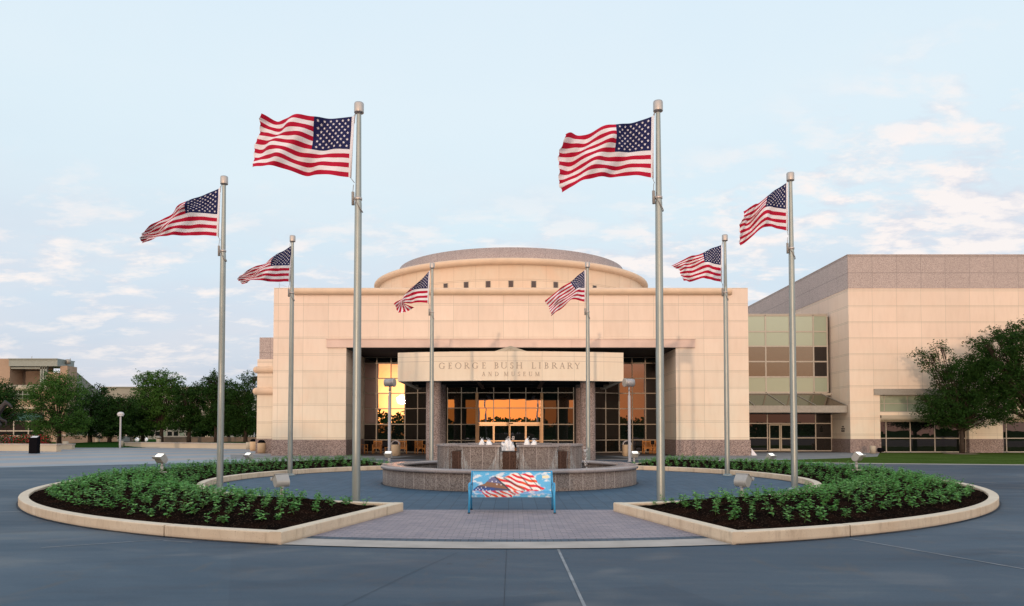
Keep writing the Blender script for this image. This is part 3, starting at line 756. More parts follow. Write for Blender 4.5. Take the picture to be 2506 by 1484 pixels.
# ------------------------------------------------------------------ fountain
ft=thing('fountain','round pink granite fountain with raised tier and foaming jets','fountain',(0,25.26,0))
MB().lathe([(4.17,-.01),(4.17,.50),(3.62,.50),(3.62,.1)],0,25.26,120,smooth=True).build('basin_wall',M['granite_f'],ft)
MB().lathe([(4.17,.50),(4.23,.505),(4.235,.575),(4.20,.60),(3.60,.60),(3.56,.58),(3.56,.51),(3.62,.50)],0,25.26,120,close=True).build('basin_rim',M['rim'],ft)
MB().lathe([(0,.40),(3.62,.40)],0,25.26,96).build('pool_water',M['water'],ft)
TR=2.40
for k in range(8):
    a0=R(45*k)+R(7.3); a1=R(45*k+45)-R(7.3)
    MB().lathe([(TR,.3),(TR,1.21),(TR-.5,1.21),(TR-.5,.3)],0,25.26,14,a0=a0,a1=a1,close=True,smooth=False).build('tier_wall',M['granite_f2'],ft)
    MB().lathe([(TR+.05,1.21),(TR+.05,1.265),(TR-.54,1.265),(TR-.54,1.21)],0,25.26,14,a0=a0-.012,a1=a1+.012,close=True,smooth=False).build('tier_cap',M['rim'],ft)
    b0=a1+.002; b1=a1+2*R(7.3)-.002
    MB().lathe([(TR-.07,.3),(TR-.07,1.06),(TR-.2,1.06),(TR-.2,.3)],0,25.26,4,a0=b0,a1=b1,close=True,smooth=False).build('weir',M['wet'],ft)
    for ee,sg in ((a0,1),(a1,-1)):
        f=MB()
        # stream hugging the wall end and fanning out down the face
        prev=None
        for q_ in range(9):
            z=1.2-.8*q_/8; wd=.02+.17*(q_/8)**1.6
            p0=(ee+sg*.002,z); p1=(ee+sg*wd,z)
            pa=[((TR+.01)*math.sin(p[0]),25.26-(TR+.01)*math.cos(p[0]),z) for p in (p0,p1)]
            if prev: f.add([prev[0],prev[1],pa[1],pa[0]],[(0,1,2,3)])
            prev=pa
        f.build('falling_water',M['fall'],ft)
    for c0,c1_ in ((b0,b0+(b1-b0)*.14),(b1-(b1-b0)*.14,b1)):
        MB().lathe([(TR-.05,.40),(TR-.062,.8),(TR-.064,1.075),(TR-.3,1.08)],0,25.26,4,a0=c0,a1=c1_).build('falling_water',M['fall'],ft)
MB().lathe([(0,1.085),(TR-.19,1.085)],0,25.26,64).build('tier_water',M['water'],ft)
def jet(x,y,z0,hh,r0,seed):
    r=random.Random(seed); mb=MB(); n_=14; m=9; vs=[]
    for i in range(m+1):
        f=i/m; rr_=r0*(1.15-.2*f)*(1-f**3.2)**.6+.006
        for k in range(n_):
            a=2*PI*k/n_; nz=1+.38*noise.noise(Vector((math.cos(a)*1.6+seed*3,math.sin(a)*1.6,f*4)))+r.uniform(-.07,.07)
            vs.append((x+rr_*nz*math.cos(a)+.02*noise.noise(Vector((f*3,seed,0))),y+rr_*nz*math.sin(a),z0+hh*f*(1+.14*noise.noise(Vector((math.cos(a)*2,math.sin(a)*2,seed))))))
    fs=[(i*n_+k,i*n_+(k+1)%n_,(i+1)*n_+(k+1)%n_,(i+1)*n_+k) for i in range(m) for k in range(n_)]+[tuple(m*n_+k for k in range(n_))]
    mb.add(vs,fs,0,True)
    for q_ in range(60):
        a=r.uniform(0,6.28); f=r.uniform(.1,1.2); rr_=r0*r.uniform(.7,1.5)*(1.1-.5*f); s=r.uniform(.004,.012); c=Vector((x+rr_*math.cos(a),y+rr_*math.sin(a),z0+hh*f))
        mb.add([c+Vector((s,0,0)),c+Vector((-s,0,0)),c+Vector((0,s,0)),c+Vector((0,-s,0)),c+Vector((0,0,s*1.6)),c+Vector((0,0,-s))],[(0,2,4),(2,1,4),(1,3,4),(3,0,4),(2,0,5),(1,2,5),(3,1,5),(0,3,5)],0,True)
    return mb
for i,(dpx,hh,r0) in enumerate([(1179,.34,.085),(1196.5,.32,.10),(1289.5,.37,.09),(1307,.32,.10)]):
    x,_=W(dpx,1090,24.7); jet(x,24.7,1.08,hh,r0,i+1).build('water_jet',M['foam'],ft)
mb=jet(-.21,24.4,1.08,.24,.065,11); 
for s_ in ((-.02,24.35,.34,.075,12),(.08,24.45,.33,.07,13),(.15,24.5,.22,.06,14)):
    j2=jet(s_[0]-.07,s_[1],1.08,s_[2],s_[3],s_[4]); n0=len(mb.v); mb.v+=j2.v; mb.f+=[tuple(k+n0 for k in f) for f in j2.f]; mb.m+=j2.m; mb.sm+=j2.sm
mb.build('water_jet',M['foam'],ft)
mb=MB()
r_=random.Random(3)
for q_ in range(60):
    x=2.47+abs(r_.gauss(0,.06)); z=r_.uniform(.42,1.15); y=25.2+r_.uniform(-.2,.2); s=r_.uniform(.006,.016); c=Vector((x,y,z))
    mb.add([c+Vector((s,0,0)),c+Vector((-s,0,0)),c+Vector((0,s,0)),c+Vector((0,-s,0)),c+Vector((0,0,s*3)),c+Vector((0,0,-s*2))],[(0,2,4),(2,1,4),(1,3,4),(3,0,4),(2,0,5),(1,2,5),(3,1,5),(0,3,5)],0,True)
mb.build('water_spray',M['foam'],ft,kind='stuff')

# ------------------------------------------------------------------ painted bench
def in_poly(x,y,P):
    c=False; j=len(P)-1
    for i in range(len(P)):
        if (P[i][1]>y)!=(P[j][1]>y) and x<(P[j][0]-P[i][0])*(y-P[i][1])/(P[j][1]-P[i][1])+P[i][0]: c=not c
        j=i
    return c
FLAGP=[(235,625),(340,550),(520,500),(690,350),(800,320),(900,308),(1020,345),(1170,290),(1320,235),(1400,240),(1440,270),(1580,250),(1720,230),(1780,290),(1850,380),(1900,470),(1960,560),(2090,610),(2000,662),(1570,680),(1400,740),(1210,838),(560,838),(450,675),(235,662)]
def paint(px,py):
    sky=(.12,.47,.78)
    n_=noise.fractal(Vector((px/170,py/85,1.7)),1,2,4)
    f=max(0,min(1,(n_-.05)*2.6)); c=[sky[i]*(1-f)+(.75,.80,.85)[i]*f for i in range(3)]
    if 2020<px<2195 and 300<py<366: return (.82,.74,.48)
    if in_poly(px,py,FLAGP):
        lim=800+(py-320)*1.22
        if px<lim and py<662:
            # union of dark folds and blue field
            f=(py-350)/310
            c=(.03,.05,.14) if (py>560+ (px-300)*.09 and px<780) else ((.26,.13,.07) if 455<py-(px-600)*.12<565 else (.15,.16,.32) if py-(px-600)*.25<455 else (.06,.07,.16))
            if px>lim-55: c=(.04,.05,.07)
            if py>600 and px<780: c=(.02,.07,.30)
            for (sx,sy_) in ((305,635),(390,635),(478,640),(570,650),(670,658),(440,598),(715,445),(822,440),(840,512),(950,525),(550,575),(350,600)):
                dx_,dy_=px-sx,py-sy_; a=math.atan2(dy_,dx_); rr_=math.hypot(dx_,dy_)
                if rr_<13+7*math.cos(5*a+PI/2): c=(.85,.85,.9)
            return c
        w_=18*math.sin(px/140)+10*math.sin(px/57)
        s=(py+ (px-1200)*(-.30 if py<662 else -.62) +w_ -235)/56
        red=int(math.floor(s))%2==0
        c=[.80,.025,.035] if red else [.88,.88,.84]
        if red and (py+px*.4)%400>260: c=[.85,.10,.02]
        for (x0,y0,x1,y1,wd) in ((1410,250,1760,640,26),(1020,360,1560,650,34),(1630,280,2000,650,16),(860,690,960,760,26),(1210,690,1330,750,30),(640,720,700,810,14)):
            t_=((px-x0)*(x1-x0)+(py-y0)*(y1-y0))/((x1-x0)**2+(y1-y0)**2)
            if -.02<t_<1.02:
                d_=math.hypot(px-x0-t_*(x1-x0),py-y0-t_*(y1-y0)); k=max(0,1-d_/wd); c=[q_*(1-.85*k) for q_ in c]
    return tuple(c)
def m_paint():
    t=NT('airbrushed_panel'); a=t.n('ShaderNodeVertexColor'); a.layer_name='Col'
    p=t.pos(); x,y,z=t.xyz(p)
    fx=t.m('SUBTRACT',t.m('FRACT',t.m('MULTIPLY',x,1/.017)),.5); fz=t.m('SUBTRACT',t.m('FRACT',t.m('MULTIPLY',t.m('ADD',z,t.m('MULTIPLY',y,.9)),1/.017)),.5)
    d=t.m('SQRT',t.m('ADD',t.m('MULTIPLY',fx,fx),t.m('MULTIPLY',fz,fz)))
    hole=t.m('LESS_THAN',d,.2)
    c=t.mix(t.m('MULTIPLY',hole,.75),a.outputs[0],(.03,.04,.05)); t.bsdf(c,.35,0,.4); return t.mat
M['paint']=m_paint()
def painted(name,parent,P00,P10,P01,P11,pxr,pyr,nx,ny,curve=0):
    """rectangle between 3D corners, colours from the mural; slight thickness at the back"""
    P00,P10,P01,P11=map(Vector,(P00,P10,P01,P11)); vs=[];cols=[]
    nrm=-(P10-P00).cross(P01-P00).normalized()
    for j in range(ny+1):
        for i in range(nx+1):
            u,v=i/nx,j/ny; p=(P00*(1-u)+P10*u)*(1-v)+(P01*(1-u)+P11*u)*v+nrm*curve*math.sin(PI*v); vs.append(p)
            cols.append(paint(pxr[0]+(pxr[1]-pxr[0])*u,pyr[0]+(pyr[1]-pyr[0])*v))
    fs=[(j*(nx+1)+i,j*(nx+1)+i+1,(j+1)*(nx+1)+i+1,(j+1)*(nx+1)+i) for j in range(ny) for i in range(nx)]
    mb=MB(); mb.add(vs,fs,0,True)
    back=[v-nrm*.012 for v in vs]; mb.add(back,[f[::-1] for f in fs],1,True)
    o=mb.build(name,[M['paint'],M['benchblue']],parent)
    at=o.data.color_attributes.new('Col','FLOAT_COLOR','POINT')
    flatc=[]
    for c in cols+cols: flatc+=[c[0],c[1],c[2],1]
    at.data.foreach_set('color',flatc); return o
bn=thing('park_bench','light blue metal bench painted with a billowing flag among clouds','bench',(.075,15.95,0))
bx0,bx1=-.79,.94
painted('backrest',bn,(bx0+.03,16.30,.815),(bx1-.03,16.30,.815),(bx0+.03,16.10,.43),(bx1-.03,16.10,.43),(210,2250),(215,662),230,60,.012)
painted('seat',bn,(bx0+.03,16.095,.427),(bx1-.03,16.095,.427),(bx0+.03,15.74,.385),(bx1-.03,15.74,.385),(210,2250),(664,775),230,16,-.012)
painted('seat_front_lip',bn,(bx0+.03,15.737,.386),(bx1-.03,15.737,.386),(bx0+.03,15.745,.325),(bx1-.03,15.745,.325),(210,2250),(775,838),230,10)
q=MB()
q.tube([(bx0+.03,16.31,.825),(bx1-.03,16.31,.825)],.014,8); q.tube([(bx0+.03,16.11,.42),(bx1-.03,16.11,.42)],.014,8)
q.build('back_rail',M['benchblue'],bn)
for s,x in ((-1,bx0),(1,bx1)):
    g=MB(); g.tube([(x-s*.01,16.32,.84),(x,16.12,.42),(x-s*.0,16.2,.36),(x+s*.01,16.42,.012)],[.018,.02,.02,.02],8); g.build('leg',M['benchblue'],bn)
    g=MB(); pts=[(x+s*.02,15.66,.012),(x+s*.012,15.70,.35),(x+s*.02,15.72,.52),(x+s*.02,15.78,.585),(x+s*.02,15.88,.60),(x+s*.01,16.08,.59),(x,16.20,.58)]
    g.tube(pts,.021,10); g.build('leg',M['benchblue'],bn)
    g=MB(); g.lathe([(0,0),(.028,0),(.024,.02),(0,.022)],x+s*.02,15.66,12); g.lathe([(0,0),(.028,0),(.024,.02),(0,.022)],x+s*.01,16.42,12); g.build('foot_pad',M['black'],bn)

# ------------------------------------------------------------------ lettering
def letter(ch,mb,x0,x1,z0,z1,place):
    """serif capital drawn as strokes; place(x,z,off)->Vector"""
    w=x1-x0; h=z1-z0; T=h*.135; t=h*.06; sf=h*.055
    def quad(a,b,c,d):
        ps=[place(x0+p[0]*w,z0+p[1]*h,.012) for p in (a,b,c,d)]+[place(x0+p[0]*w,z0+p[1]*h,-.01) for p in (a,b,c,d)]
        mb.add(ps,[(0,1,2,3),(4,7,6,5),(0,4,5,1),(1,5,6,2),(2,6,7,3),(3,7,4,0)])
    def stroke(ax,ay,bx_,by,th):
        dx_=(bx_-ax)*w; dy_=(by-ay)*h; L=math.hypot(dx_,dy_); nx_,ny_=-dy_/L*th/2,dx_/L*th/2
        quad((ax+nx_/w,ay+ny_/h),(ax-nx_/w,ay-ny_/h),(bx_-nx_/w,by-ny_/h),(bx_+nx_/w,by+ny_/h))
    def stem(x,y0=0,y1=1,th=None,s0=True,s1=True):
        th=th or T; stroke(x,y0,x,y1,th)
        e=h*.10/w
        if s0: stroke(x-e-th/2/w,y0+.0275,x+e+th/2/w,y0+.0275,sf)
        if s1: stroke(x-e-th/2/w,y1-.0275,x+e+th/2/w,y1-.0275,sf)
    def arc(cx,cy,rx,ry,a0,a1,th0,th1,n_=14):
        """th varies: thick on the sides"""
        pv=None
        for i in range(n_+1):
            a=R(a0+(a1-a0)*i/n_); k=abs(math.cos(a)); th=th0*(1-k)+th1*k
            o=(cx+(rx)*math.cos(a),cy+(ry)*math.sin(a)); q_=(cx+(rx-th/w)*math.cos(a),cy+(ry-th/h)*math.sin(a))
            if pv: quad(pv[0],o,q_,pv[1])
            pv=(o,q_)
    e=T/2/w+h*.08/w
    if ch=='I': stem(.5)
    elif ch=='L': stem(e); stroke(e,.0275,1,.0275,sf); stroke(.96,.03,1,.24,t)
    elif ch=='E':
        stem(e); stroke(e,.0275,1,.0275,sf); stroke(e,.972,.92,.972,sf); stroke(e,.52,.72,.52,sf)
        stroke(.96,.03,1,.2,t); stroke(.9,.97,.92,.80,t); stroke(.72,.42,.72,.62,t)
    elif ch=='H': stem(e); stem(1-e); stroke(e,.52,1-e,.52,sf)
    elif ch=='B': stem(e); arc(.45,.75,.42,.25,-90,90,t,T); arc(.45,.265,.53,.265,-90,90,t,T); [stroke(e,y,.46,y,sf) for y in (.0275,.515,.972)]
    elif ch=='R': stem(e); arc(.40,.75,.38,.25,-90,90,t,T); [stroke(e,y,.42,y,sf) for y in (.515,.972)]; stroke(.42,.5,.93,.02,T); stroke(.88,.0275,1.02,.0275,sf)
    elif ch=='D': stem(e); arc(.4,.5,.58,.5,-90,90,t,T); [stroke(e,y,.42,y,sf) for y in (.0275,.972)]
    elif ch=='O': arc(.5,.5,.5,.52,0,360,t,T,28)
    elif ch=='G': arc(.52,.5,.52,.52,42,318,t,T,22); stem(.86,.06,.46,T,False,True); stroke(.89,.72,.91,.92,t)
    elif ch=='U': stem(e,.3,1,T,False); stem(1-e,.3,1,t,False); arc(.5,.34,.5-e+T/2/w,.36,180,360,t,T*.8,14)
    elif ch=='S':
        arc(.5,.745,.44,.27,30,250,t,T*.9,14); arc(.5,.255,.46,.27,-150,90,t,T*.9,16); stroke(.86,.78,.88,.96,t); stroke(.08,.05,.10,.25,t)
    elif ch=='A': stroke(.14,.02,.5,1,t*1.1); stroke(.5,1,.86,.02,T); stroke(.27,.36,.72,.36,sf); stroke(0,.0275,.28,.0275,sf); stroke(.72,.0275,1,.0275,sf)
    elif ch=='Y': stroke(.12,.97,.52,.46,T); stroke(.88,.97,.52,.46,t*1.1); stem(.52,0,.5,T,True,False); stroke(0,.972,.28,.972,sf); stroke(.74,.972,1,.972,sf)
    elif ch=='N': stem(e,th=t); stem(1-e,th=t); stroke(e,.98,1-e,.03,T)
    elif ch=='M': stem(.10,th=t); stem(.90,th=T); stroke(.12,.97,.5,.06,T); stroke(.88,.97,.5,.06,t)

# ------------------------------------------------------------------ museum building
FY=52.0
mus=thing('museum_building','cream and pink stone museum with low round drum and deep entrance opening','museum',(0,FY,0))
def front(mb,x0,x1,z0,z1,y,th=.3,mi=0): mb.box(x0,x1,y,y+th,z0,z1,mi)
w_=MB()
H=11.58; PLX=1.07; OL,OR_,OT=-11.36,11.38,7.43; DEP=58.3
w_.box(-16.4,OL,FY,59.5,PLX,H); w_.box(OR_,16.4,FY,59.5,PLX,H); w_.box(OL,OR_,FY,59.5,OT,H)
w_.box(-16.39,16.39,59.4,84,PLX,H-.02)
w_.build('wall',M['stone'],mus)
w_=MB(); w_.box(-16.46,OL+.05,FY-.06,59.4,-.02,PLX); w_.box(OR_-.05,16.46,FY-.06,59.4,-.02,PLX); w_.box(-16.46,16.46,59.42,84,-.02,PLX-.01); w_.build('plinth',M['granite'],mus)
# roof bull-nose
c_=MB(); prof=[]
for i in range(9):
    a=PI/2-PI*i/8; prof.append((.02-.30*math.cos(a)*1.0, .0+.26*math.sin(a)))
vs=[];
for x in (-14.95,15.25):
    for (d_,z_) in prof: vs.append((x,FY+d_,11.32+z_))
n_=len(prof); c_.add(vs,[(i,i+1,n_+i+1,n_+i) for i in range(n_-1)],0,True); c_.add(vs,[tuple(range(n_)),tuple(range(2*n_-1,n_-1,-1))]); c_.build('cornice',M['cornice'],mus)
l_=MB(); l_.box(-12.7,-4.2,FY-.10,FY+.02,7.43,7.98); l_.box(-4.19,4.19,FY-.10,FY+.02,7.43,7.98); l_.box(4.2,12.7,FY-.10,FY+.02,7.43,7.98); l_.box(-12.74,12.74,FY-.13,FY+.01,7.982,8.02); l_.build('lintel',M['lintel'],mus)
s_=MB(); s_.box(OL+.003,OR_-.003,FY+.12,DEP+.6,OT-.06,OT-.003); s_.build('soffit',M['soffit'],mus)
# drum
YD=66.0
d_=MB(); d_.lathe([(11.42,11.3),(11.42,13.78)],0,YD,160); d_.build('drum_wall',M['stone_drum'],mus)
pr_=[]
for i in range(9):
    a=-PI/2+PI*i/8; pr_.append((11.56+.29*math.cos(a),14.0+.24*math.sin(a)))
d_=MB(); d_.lathe([(11.3,13.76)]+pr_+[(9.6,14.3)],0,YD,160); d_.build('drum_cornice',M['cornice'],mus)
d_=MB(); d_.lathe([(9.74,14.2),(9.74,15.45),(9.5,15.45),(0,15.4)],0,YD,160); d_.build('drum_parapet',M['granite_drum'],mus)
for k in range(-5,6):
    a=R(8.35*k); x,y=11.42*math.sin(a),YD-11.42*math.cos(a)
    Mx=Matrix.Translation((x,y,0))@Matrix.Rotation(a,4,'Z')
    f=MB(); f.box(-.20,-.16,-.02,.04,12.12,12.62,0,Mx); f.box(.16,.20,-.02,.04,12.12,12.62,0,Mx); f.box(-.16,.16,-.02,.04,12.58,12.62,0,Mx)
    fo=f.build('drum_window',M['mullion'],mus)
    g=MB(); g.box(-.16,.16,-.008,.03,12.12,12.58,0,Mx); g.build('pane',M['glass_dark'],fo)

def grid_window(name,parent,xs,zs,y,fr,gl,mw=.06,glassmap=None,thick=0,Mx=None,base=None):
    """curtain wall: frame mesh + one pane mesh per kind"""
    f=MB()
    for x in xs: f.box(x-mw/2,x+mw/2,y-.05,y+.05,zs[0],zs[-1],0,Mx)
    for z in zs:
        for a,b in zip(xs[:-1],xs[1:]): f.box(a+mw/2,b-mw/2,y-.045,y+.045,z-mw/2,z+mw/2,0,Mx)
    fo=f.build(name,fr,parent)
    groups={}
    for i in range(len(xs)-1):
        for j in range(len(zs)-1):
            g=glassmap(i,j) if glassmap else gl
            groups.setdefault(g.name,(g,MB()))[1].box(xs[i]+mw/2,xs[i+1]-mw/2,y-.012,y+.012,zs[j]+mw/2,zs[j+1]-mw/2,0,Mx)
    for g,m_ in groups.values(): m_.build('pane',g,fo)
    return fo
ZR=[.06]+[W(900,y,DEP)[1] for y in (1077,1038.9,1000.8,963,926.6,889.4)]+[OT-.07]
XL=[OL+.03]+[W(x,1000,DEP)[0] for x in (887,921.6,956.5,991)]
XR=[W(x,1000,DEP)[0] for x in (1519,1553,1587)]+[OR_-.03]
# left and right side bays
TOPJ=len(ZR)-2
grid_window('curtain_window',mus,XL,ZR,DEP,M['mullion'],M['glass'],.075,glassmap=lambda i,j:M['glass_dark'] if (i==0 or j<2 or j==TOPJ) else M['glass'])
XR=[8.35,9.36,10.38,OR_-.03]
grid_window('curtain_window',mus,XR,ZR,DEP,M['mullion'],M['glass'],.075,glassmap=lambda i,j:M['glass_dark'] if (i==2 or j<2 or j==TOPJ) else M['glass_r'])
# splayed bays running forward to the entrance screen
EY=56.4
for s in (-1,1):
    xa=XL[-1] if s<0 else XR[0]; a=Vector((xa,DEP,0)); b=Vector((s*4.95,EY,0)); d_=(b-a); L=d_.length
    Mx=Matrix.Translation(a)@Matrix.Rotation(math.atan2(d_.y,d_.x),4,'Z')
    grid_window('splayed_window',mus,[.04,L/3,2*L/3,L-.04],ZR[:5]+[5.4],0,M['mullion_pale'],M['glass_dark'],.065,Mx=Mx)
# entrance screen
EX=[W(x,1060,EY)[0] for x in (1095,1129,1167,1208,1247,1287,1326,1366,1404)]
EZ=[.06]+[W(1250,y,EY)[1] for y in (1078.5,1039,999,961.5)]+[5.4]
def em(i,j): return M['glass'] if 2<=i<=5 and j>=2 else (M['glass_r'] if (i in (0,7) and j>=3) else M['glass_dark'])
grid_window('entrance_screen',mus,EX,EZ,EY,M['mullion'],M['glass'],.07,glassmap=em)
fo=MB()
x0,x1=EX[2],EX[6]
for x in (x0,x1): fo.box(x-.10,x+.10,EY-.12,EY-.052,.0,EZ[4])
fo.box(x0+.1,x1-.1,EY-.14,EY-.056,2.15,2.33); fo.build('portal_frame',M['bronzefr'],mus)
for (a,b) in ((x0+.11,EX[3]),(EX[3]+.02,EX[4]-.01),(EX[4]+.01,EX[5]-.02),(EX[5],x1-.11)):
    dr=MB()
    dr.box(a,a+.055,EY-.11,EY-.06,.02,2.14); dr.box(b-.055,b,EY-.11,EY-.06,.02,2.14); dr.box(a+.055,b-.055,EY-.11,EY-.06,2.06,2.14); dr.box(a+.055,b-.055,EY-.11,EY-.06,.9,.97); dr.box(a+.055,b-.055,EY-.11,EY-.06,.02,.2)
    do=dr.build('sliding_door',M['bronzefr'],mus)
    MB().box(a+.055,b-.055,EY-.092,EY-.08,.2,2.06).build('pane',M['glass_dark'],do)
MB().box(-.16,.16,EY-.17,EY-.142,2.20,2.27).build('door_sensor',M['black'],mus)
for s in (-1,1):
    k=MB(); k.box(s*.17-.09,s*.17+.09,EY-.115,EY-.112,1.02,1.28); k.build('door_sticker',M['white'],mus)
    k=MB(); k.lathe([(0,0),(.045,0)],0,0,16); k2=MB(); k2.add([(s*.17+v[0],EY-.118,1.17+v[1]) for v in k.v],[f for f in k.f if len(set(f))>2]); k2.build('door_symbol',M['black'],mus)
# dark interior behind the glass
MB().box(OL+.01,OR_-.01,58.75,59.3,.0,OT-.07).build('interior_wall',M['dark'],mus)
# roof antennas
k=MB(); k.tube([(-16.35,53,11.5),(-16.35,53,12.15)],.012,6); k.tube([(-16.35,53,12.0),(-15.2,52.6,11.62)],.006,4); k.tube([(15.4,53,11.5),(15.4,53,11.75)],.01,5); k.tube([(16.1,53,11.5),(16.1,53,11.75)],.01,5); k.build('roof_antenna',M['greymetal'],mus)

# left side annex of the museum
AY=57.6
ax0=W(628,1050,AY)[0]
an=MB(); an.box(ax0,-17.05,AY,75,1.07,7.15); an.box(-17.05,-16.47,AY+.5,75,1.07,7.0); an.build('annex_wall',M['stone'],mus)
an=MB(); an.box(ax0-.05,-17.03,AY-.05,75.1,-.02,1.07); an.build('annex_plinth',M['granite'],mus)
an=MB(); an.box(W(634,850,AY)[0],-16.47,AY+.1,75,7.0,W(640,826,AY)[1]); an.build('annex_parapet',M['granite_top'],mus)
for (ya,yb) in ((897,914),(949,967)):
    z1_=W(640,ya,AY)[1]; z0_=W(640,yb,AY)[1]; rr_=(z1_-z0_)/2; zc=(z0_+z1_)/2
    c_=MB(); c_.tube([(ax0-.05,AY+6,zc),(ax0-.05,AY,zc)],rr_,18); c_.tube([(ax0-.05,AY-.0,zc),(-16.47,AY-.0,zc)],rr_,18); c_.lathe([(.0,zc-rr_)]+[(rr_*math.cos(-PI/2+PI*i/8),zc+rr_*math.sin(-PI/2+PI*i/8)) for i in range(1,8)]+[(0,zc+rr_)],ax0-.05,AY,18)
    c_.build('annex_cornice',M['cornice'],mus)

# ------------------------------------------------------------------ entrance canopy (part of the museum)
CYc=42.6; RC=26.0; CHX=6.5
def cy_(x): return CYc+RC-math.sqrt(RC*RC-x*x)
cz0,cz1=W(1248,931.5,CYc)[1],W(1248,860,CYc)[1]
f=MB(); n_=40; vs=[]
for i in range(n_+1):
    x=-CHX+2*CHX*i/n_; y=cy_(x)
    vs+=[(x,y,cz0),(x,y,cz1),(x,y+.35,cz1),(x,y+.35,cz0)]
fs=[(i*4+t,i*4+(t+1)%4,(i+1)*4+(t+1)%4,(i+1)*4+t) for i in range(n_) for t in range(4)]+[(0,3,2,1),(n_*4,n_*4+1,n_*4+2,n_*4+3)]
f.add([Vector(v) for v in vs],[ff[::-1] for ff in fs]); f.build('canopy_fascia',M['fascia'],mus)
jt=MB(); zj=cz0+(cz1-cz0)*.67
for i in range(n_):
    x=-CHX+2*CHX*i/n_; x2=-CHX+2*CHX*(i+1)/n_
    jt.add([(x,cy_(x)-.002,zj-.008),(x2,cy_(x2)-.002,zj-.008),(x2,cy_(x2)-.002,zj+.008),(x,cy_(x)-.002,zj+.008)],[(0,1,2,3)])
jt.build('fascia_joint',M['letter'],mus)
f=MB()
for s in (-1,1): f.box(s*CHX-(.35 if s>0 else 0),s*CHX+(.35 if s<0 else 0),cy_(CHX)+.36,51.9,cz0,cz1)
f.box(-CHX+.36,CHX-.36,cy_(CHX)+.4,51.8,cz1-.25,cz1-.05); f.build('canopy_roof',M['palestone'],mus)
f=MB(); f.box(-CHX+.36,CHX-.36,cy_(CHX)+.4,51.8,cz1-.35,cz1-.26)
for x in (-4.6,-1.9,1.9,4.6): f.box(x-.12,x+.12,43.6,51.7,cz0+.02,cz1-.351)
for y in (44.3,47.2,50.2): f.box(-CHX+.37,CHX-.37,y-.1,y+.1,cz0+.04,cz1-.352)
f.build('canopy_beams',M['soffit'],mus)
f=MB()
for (a,b) in ((-4.45,-2.05),(-1.75,1.75),(2.05,4.45)):
    for (c,d__) in ((44.45,47.05),(47.35,50.05)): f.box(a,b,c,d__,cz0+.35,cz0+.38)
f.build('canopy_skylight',M['softpanel'],mus)
# small gabled skylight above
xg=1.42; za=W(1248,847,43.2)[1]
f=MB(); 
f.add([(-xg,43.2,cz1-.1),(xg,43.2,cz1-.1),(0,43.2,za),(-xg,49,cz1-.1),(xg,49,cz1-.1),(0,49,za)],[(0,1,2),(5,4,3),(0,2,5,3),(1,4,5,2)]); f.build('gable_skylight',M['palestone'],mus)
f=MB(); f.bar((-.55,43.19,cz1-.03),(0,43.19,za-.13),.025); f.bar((.55,43.19,cz1-.03),(0,43.19,za-.13),.025); f.bar((0,43.19,cz1-.05),(0,43.19,za-.13),.02); f.build('gable_trim',M['greymetal'],mus)
for s in (-1,1):
    for y in (44.3,47.5):
        c_=MB(); c_.lathe([(.44,-.01),(.44,cz0+.3)],s*4.52,y,40); c_.build('canopy_column',M['granite'],mus)
# lettering
pl=lambda x,z,off: Vector((x,cy_(x)-off,z))
def cx(c): return W((1060+c*.17558)/1.02155,900,CYc)[0]
def cz(c): return W(1250,(850+c*.17558)/1.02155,CYc)[1]
mb=MB()
for ch,a,b in zip('GEORGEBUSHLIBRARY',(205,342,440,572,685,826,1003,1095,1227,1312,1535,1638,1718,1822,1932,2045,2150),(290,392,530,648,768,878,1062,1183,1275,1398,1590,1662,1775,1900,2010,2122,2228)):
    letter(ch,mb,cx(a),cx(b),cz(408),cz(320),pl)
mb.build('sign_lettering',M['letter'],mus)
mb=MB()
for ch,a,b in zip('ANDMUSEUM',(825,915,1010,1143,1243,1335,1412,1492,1585),(872,965,1062,1198,1292,1370,1450,1542,1642)):
    letter(ch,mb,cx(a),cx(b),cz(515),cz(455),pl)
mb.build('sign_lettering',M['letter'],mus)

# ------------------------------------------------------------------ right wing
RX,RY=26.3,58.6; RH=W(2101,625,RY)[1]; GZ=W(2101,706,RY)[1]
wing=thing('museum_wing','right hand stone wing with granite band, glazed link and metal canopy','building',(34,RY,0))
wx0=W(2155,1070,RY)[0]; wx1=W(2372,1070,RY)[0]; wx2=W(2455,1070,RY)[0]; wt=W(2200,1030,RY)[1]
sx0=wx0; sz0=W(2200,1009,RY)[1]; sz1=W(2200,967,RY)[1]
b_=MB()
b_.box(RX,wx0,RY,100,1.05,GZ)
b_.box(wx0,wx1,RY,RY+1,wt,sz0); b_.box(wx0,wx1,RY,RY+1,sz1,GZ); b_.box(wx1,wx2,RY+.0,RY+1,1.05,GZ); b_.box(wx2,60,RY,RY+1,wt,GZ)
b_.box(wx0,60,RY+1,100,0,GZ-.01)
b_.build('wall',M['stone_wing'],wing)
b_=MB(); b_.box(RX-.05,wx0+.02,RY-.05,99.9,-.02,1.05); b_.box(wx1-.02,wx2+.02,RY-.05,RY+.95,-.02,1.05); b_.build('plinth',M['granite'],wing)
b_=MB(); b_.box(RX-.02,60.02,RY-.02,100.02,GZ,RH); b_.box(RX-.05,60.05,RY-.05,100.05,RH,RH+.06); b_.build('parapet_band',M['granite_top'],wing)
gy=RY+.45
def gx(px): return W(px,1070,gy)[0]
grid_window('ground_window',wing,[wx0+.03,gx(2168),gx(2227),gx(2287),gx(2348),wx1-.03],[.04,W(2200,1073,gy)[1],wt-.05],gy,M['mullion_pale'],M['glass_dark'],.07)
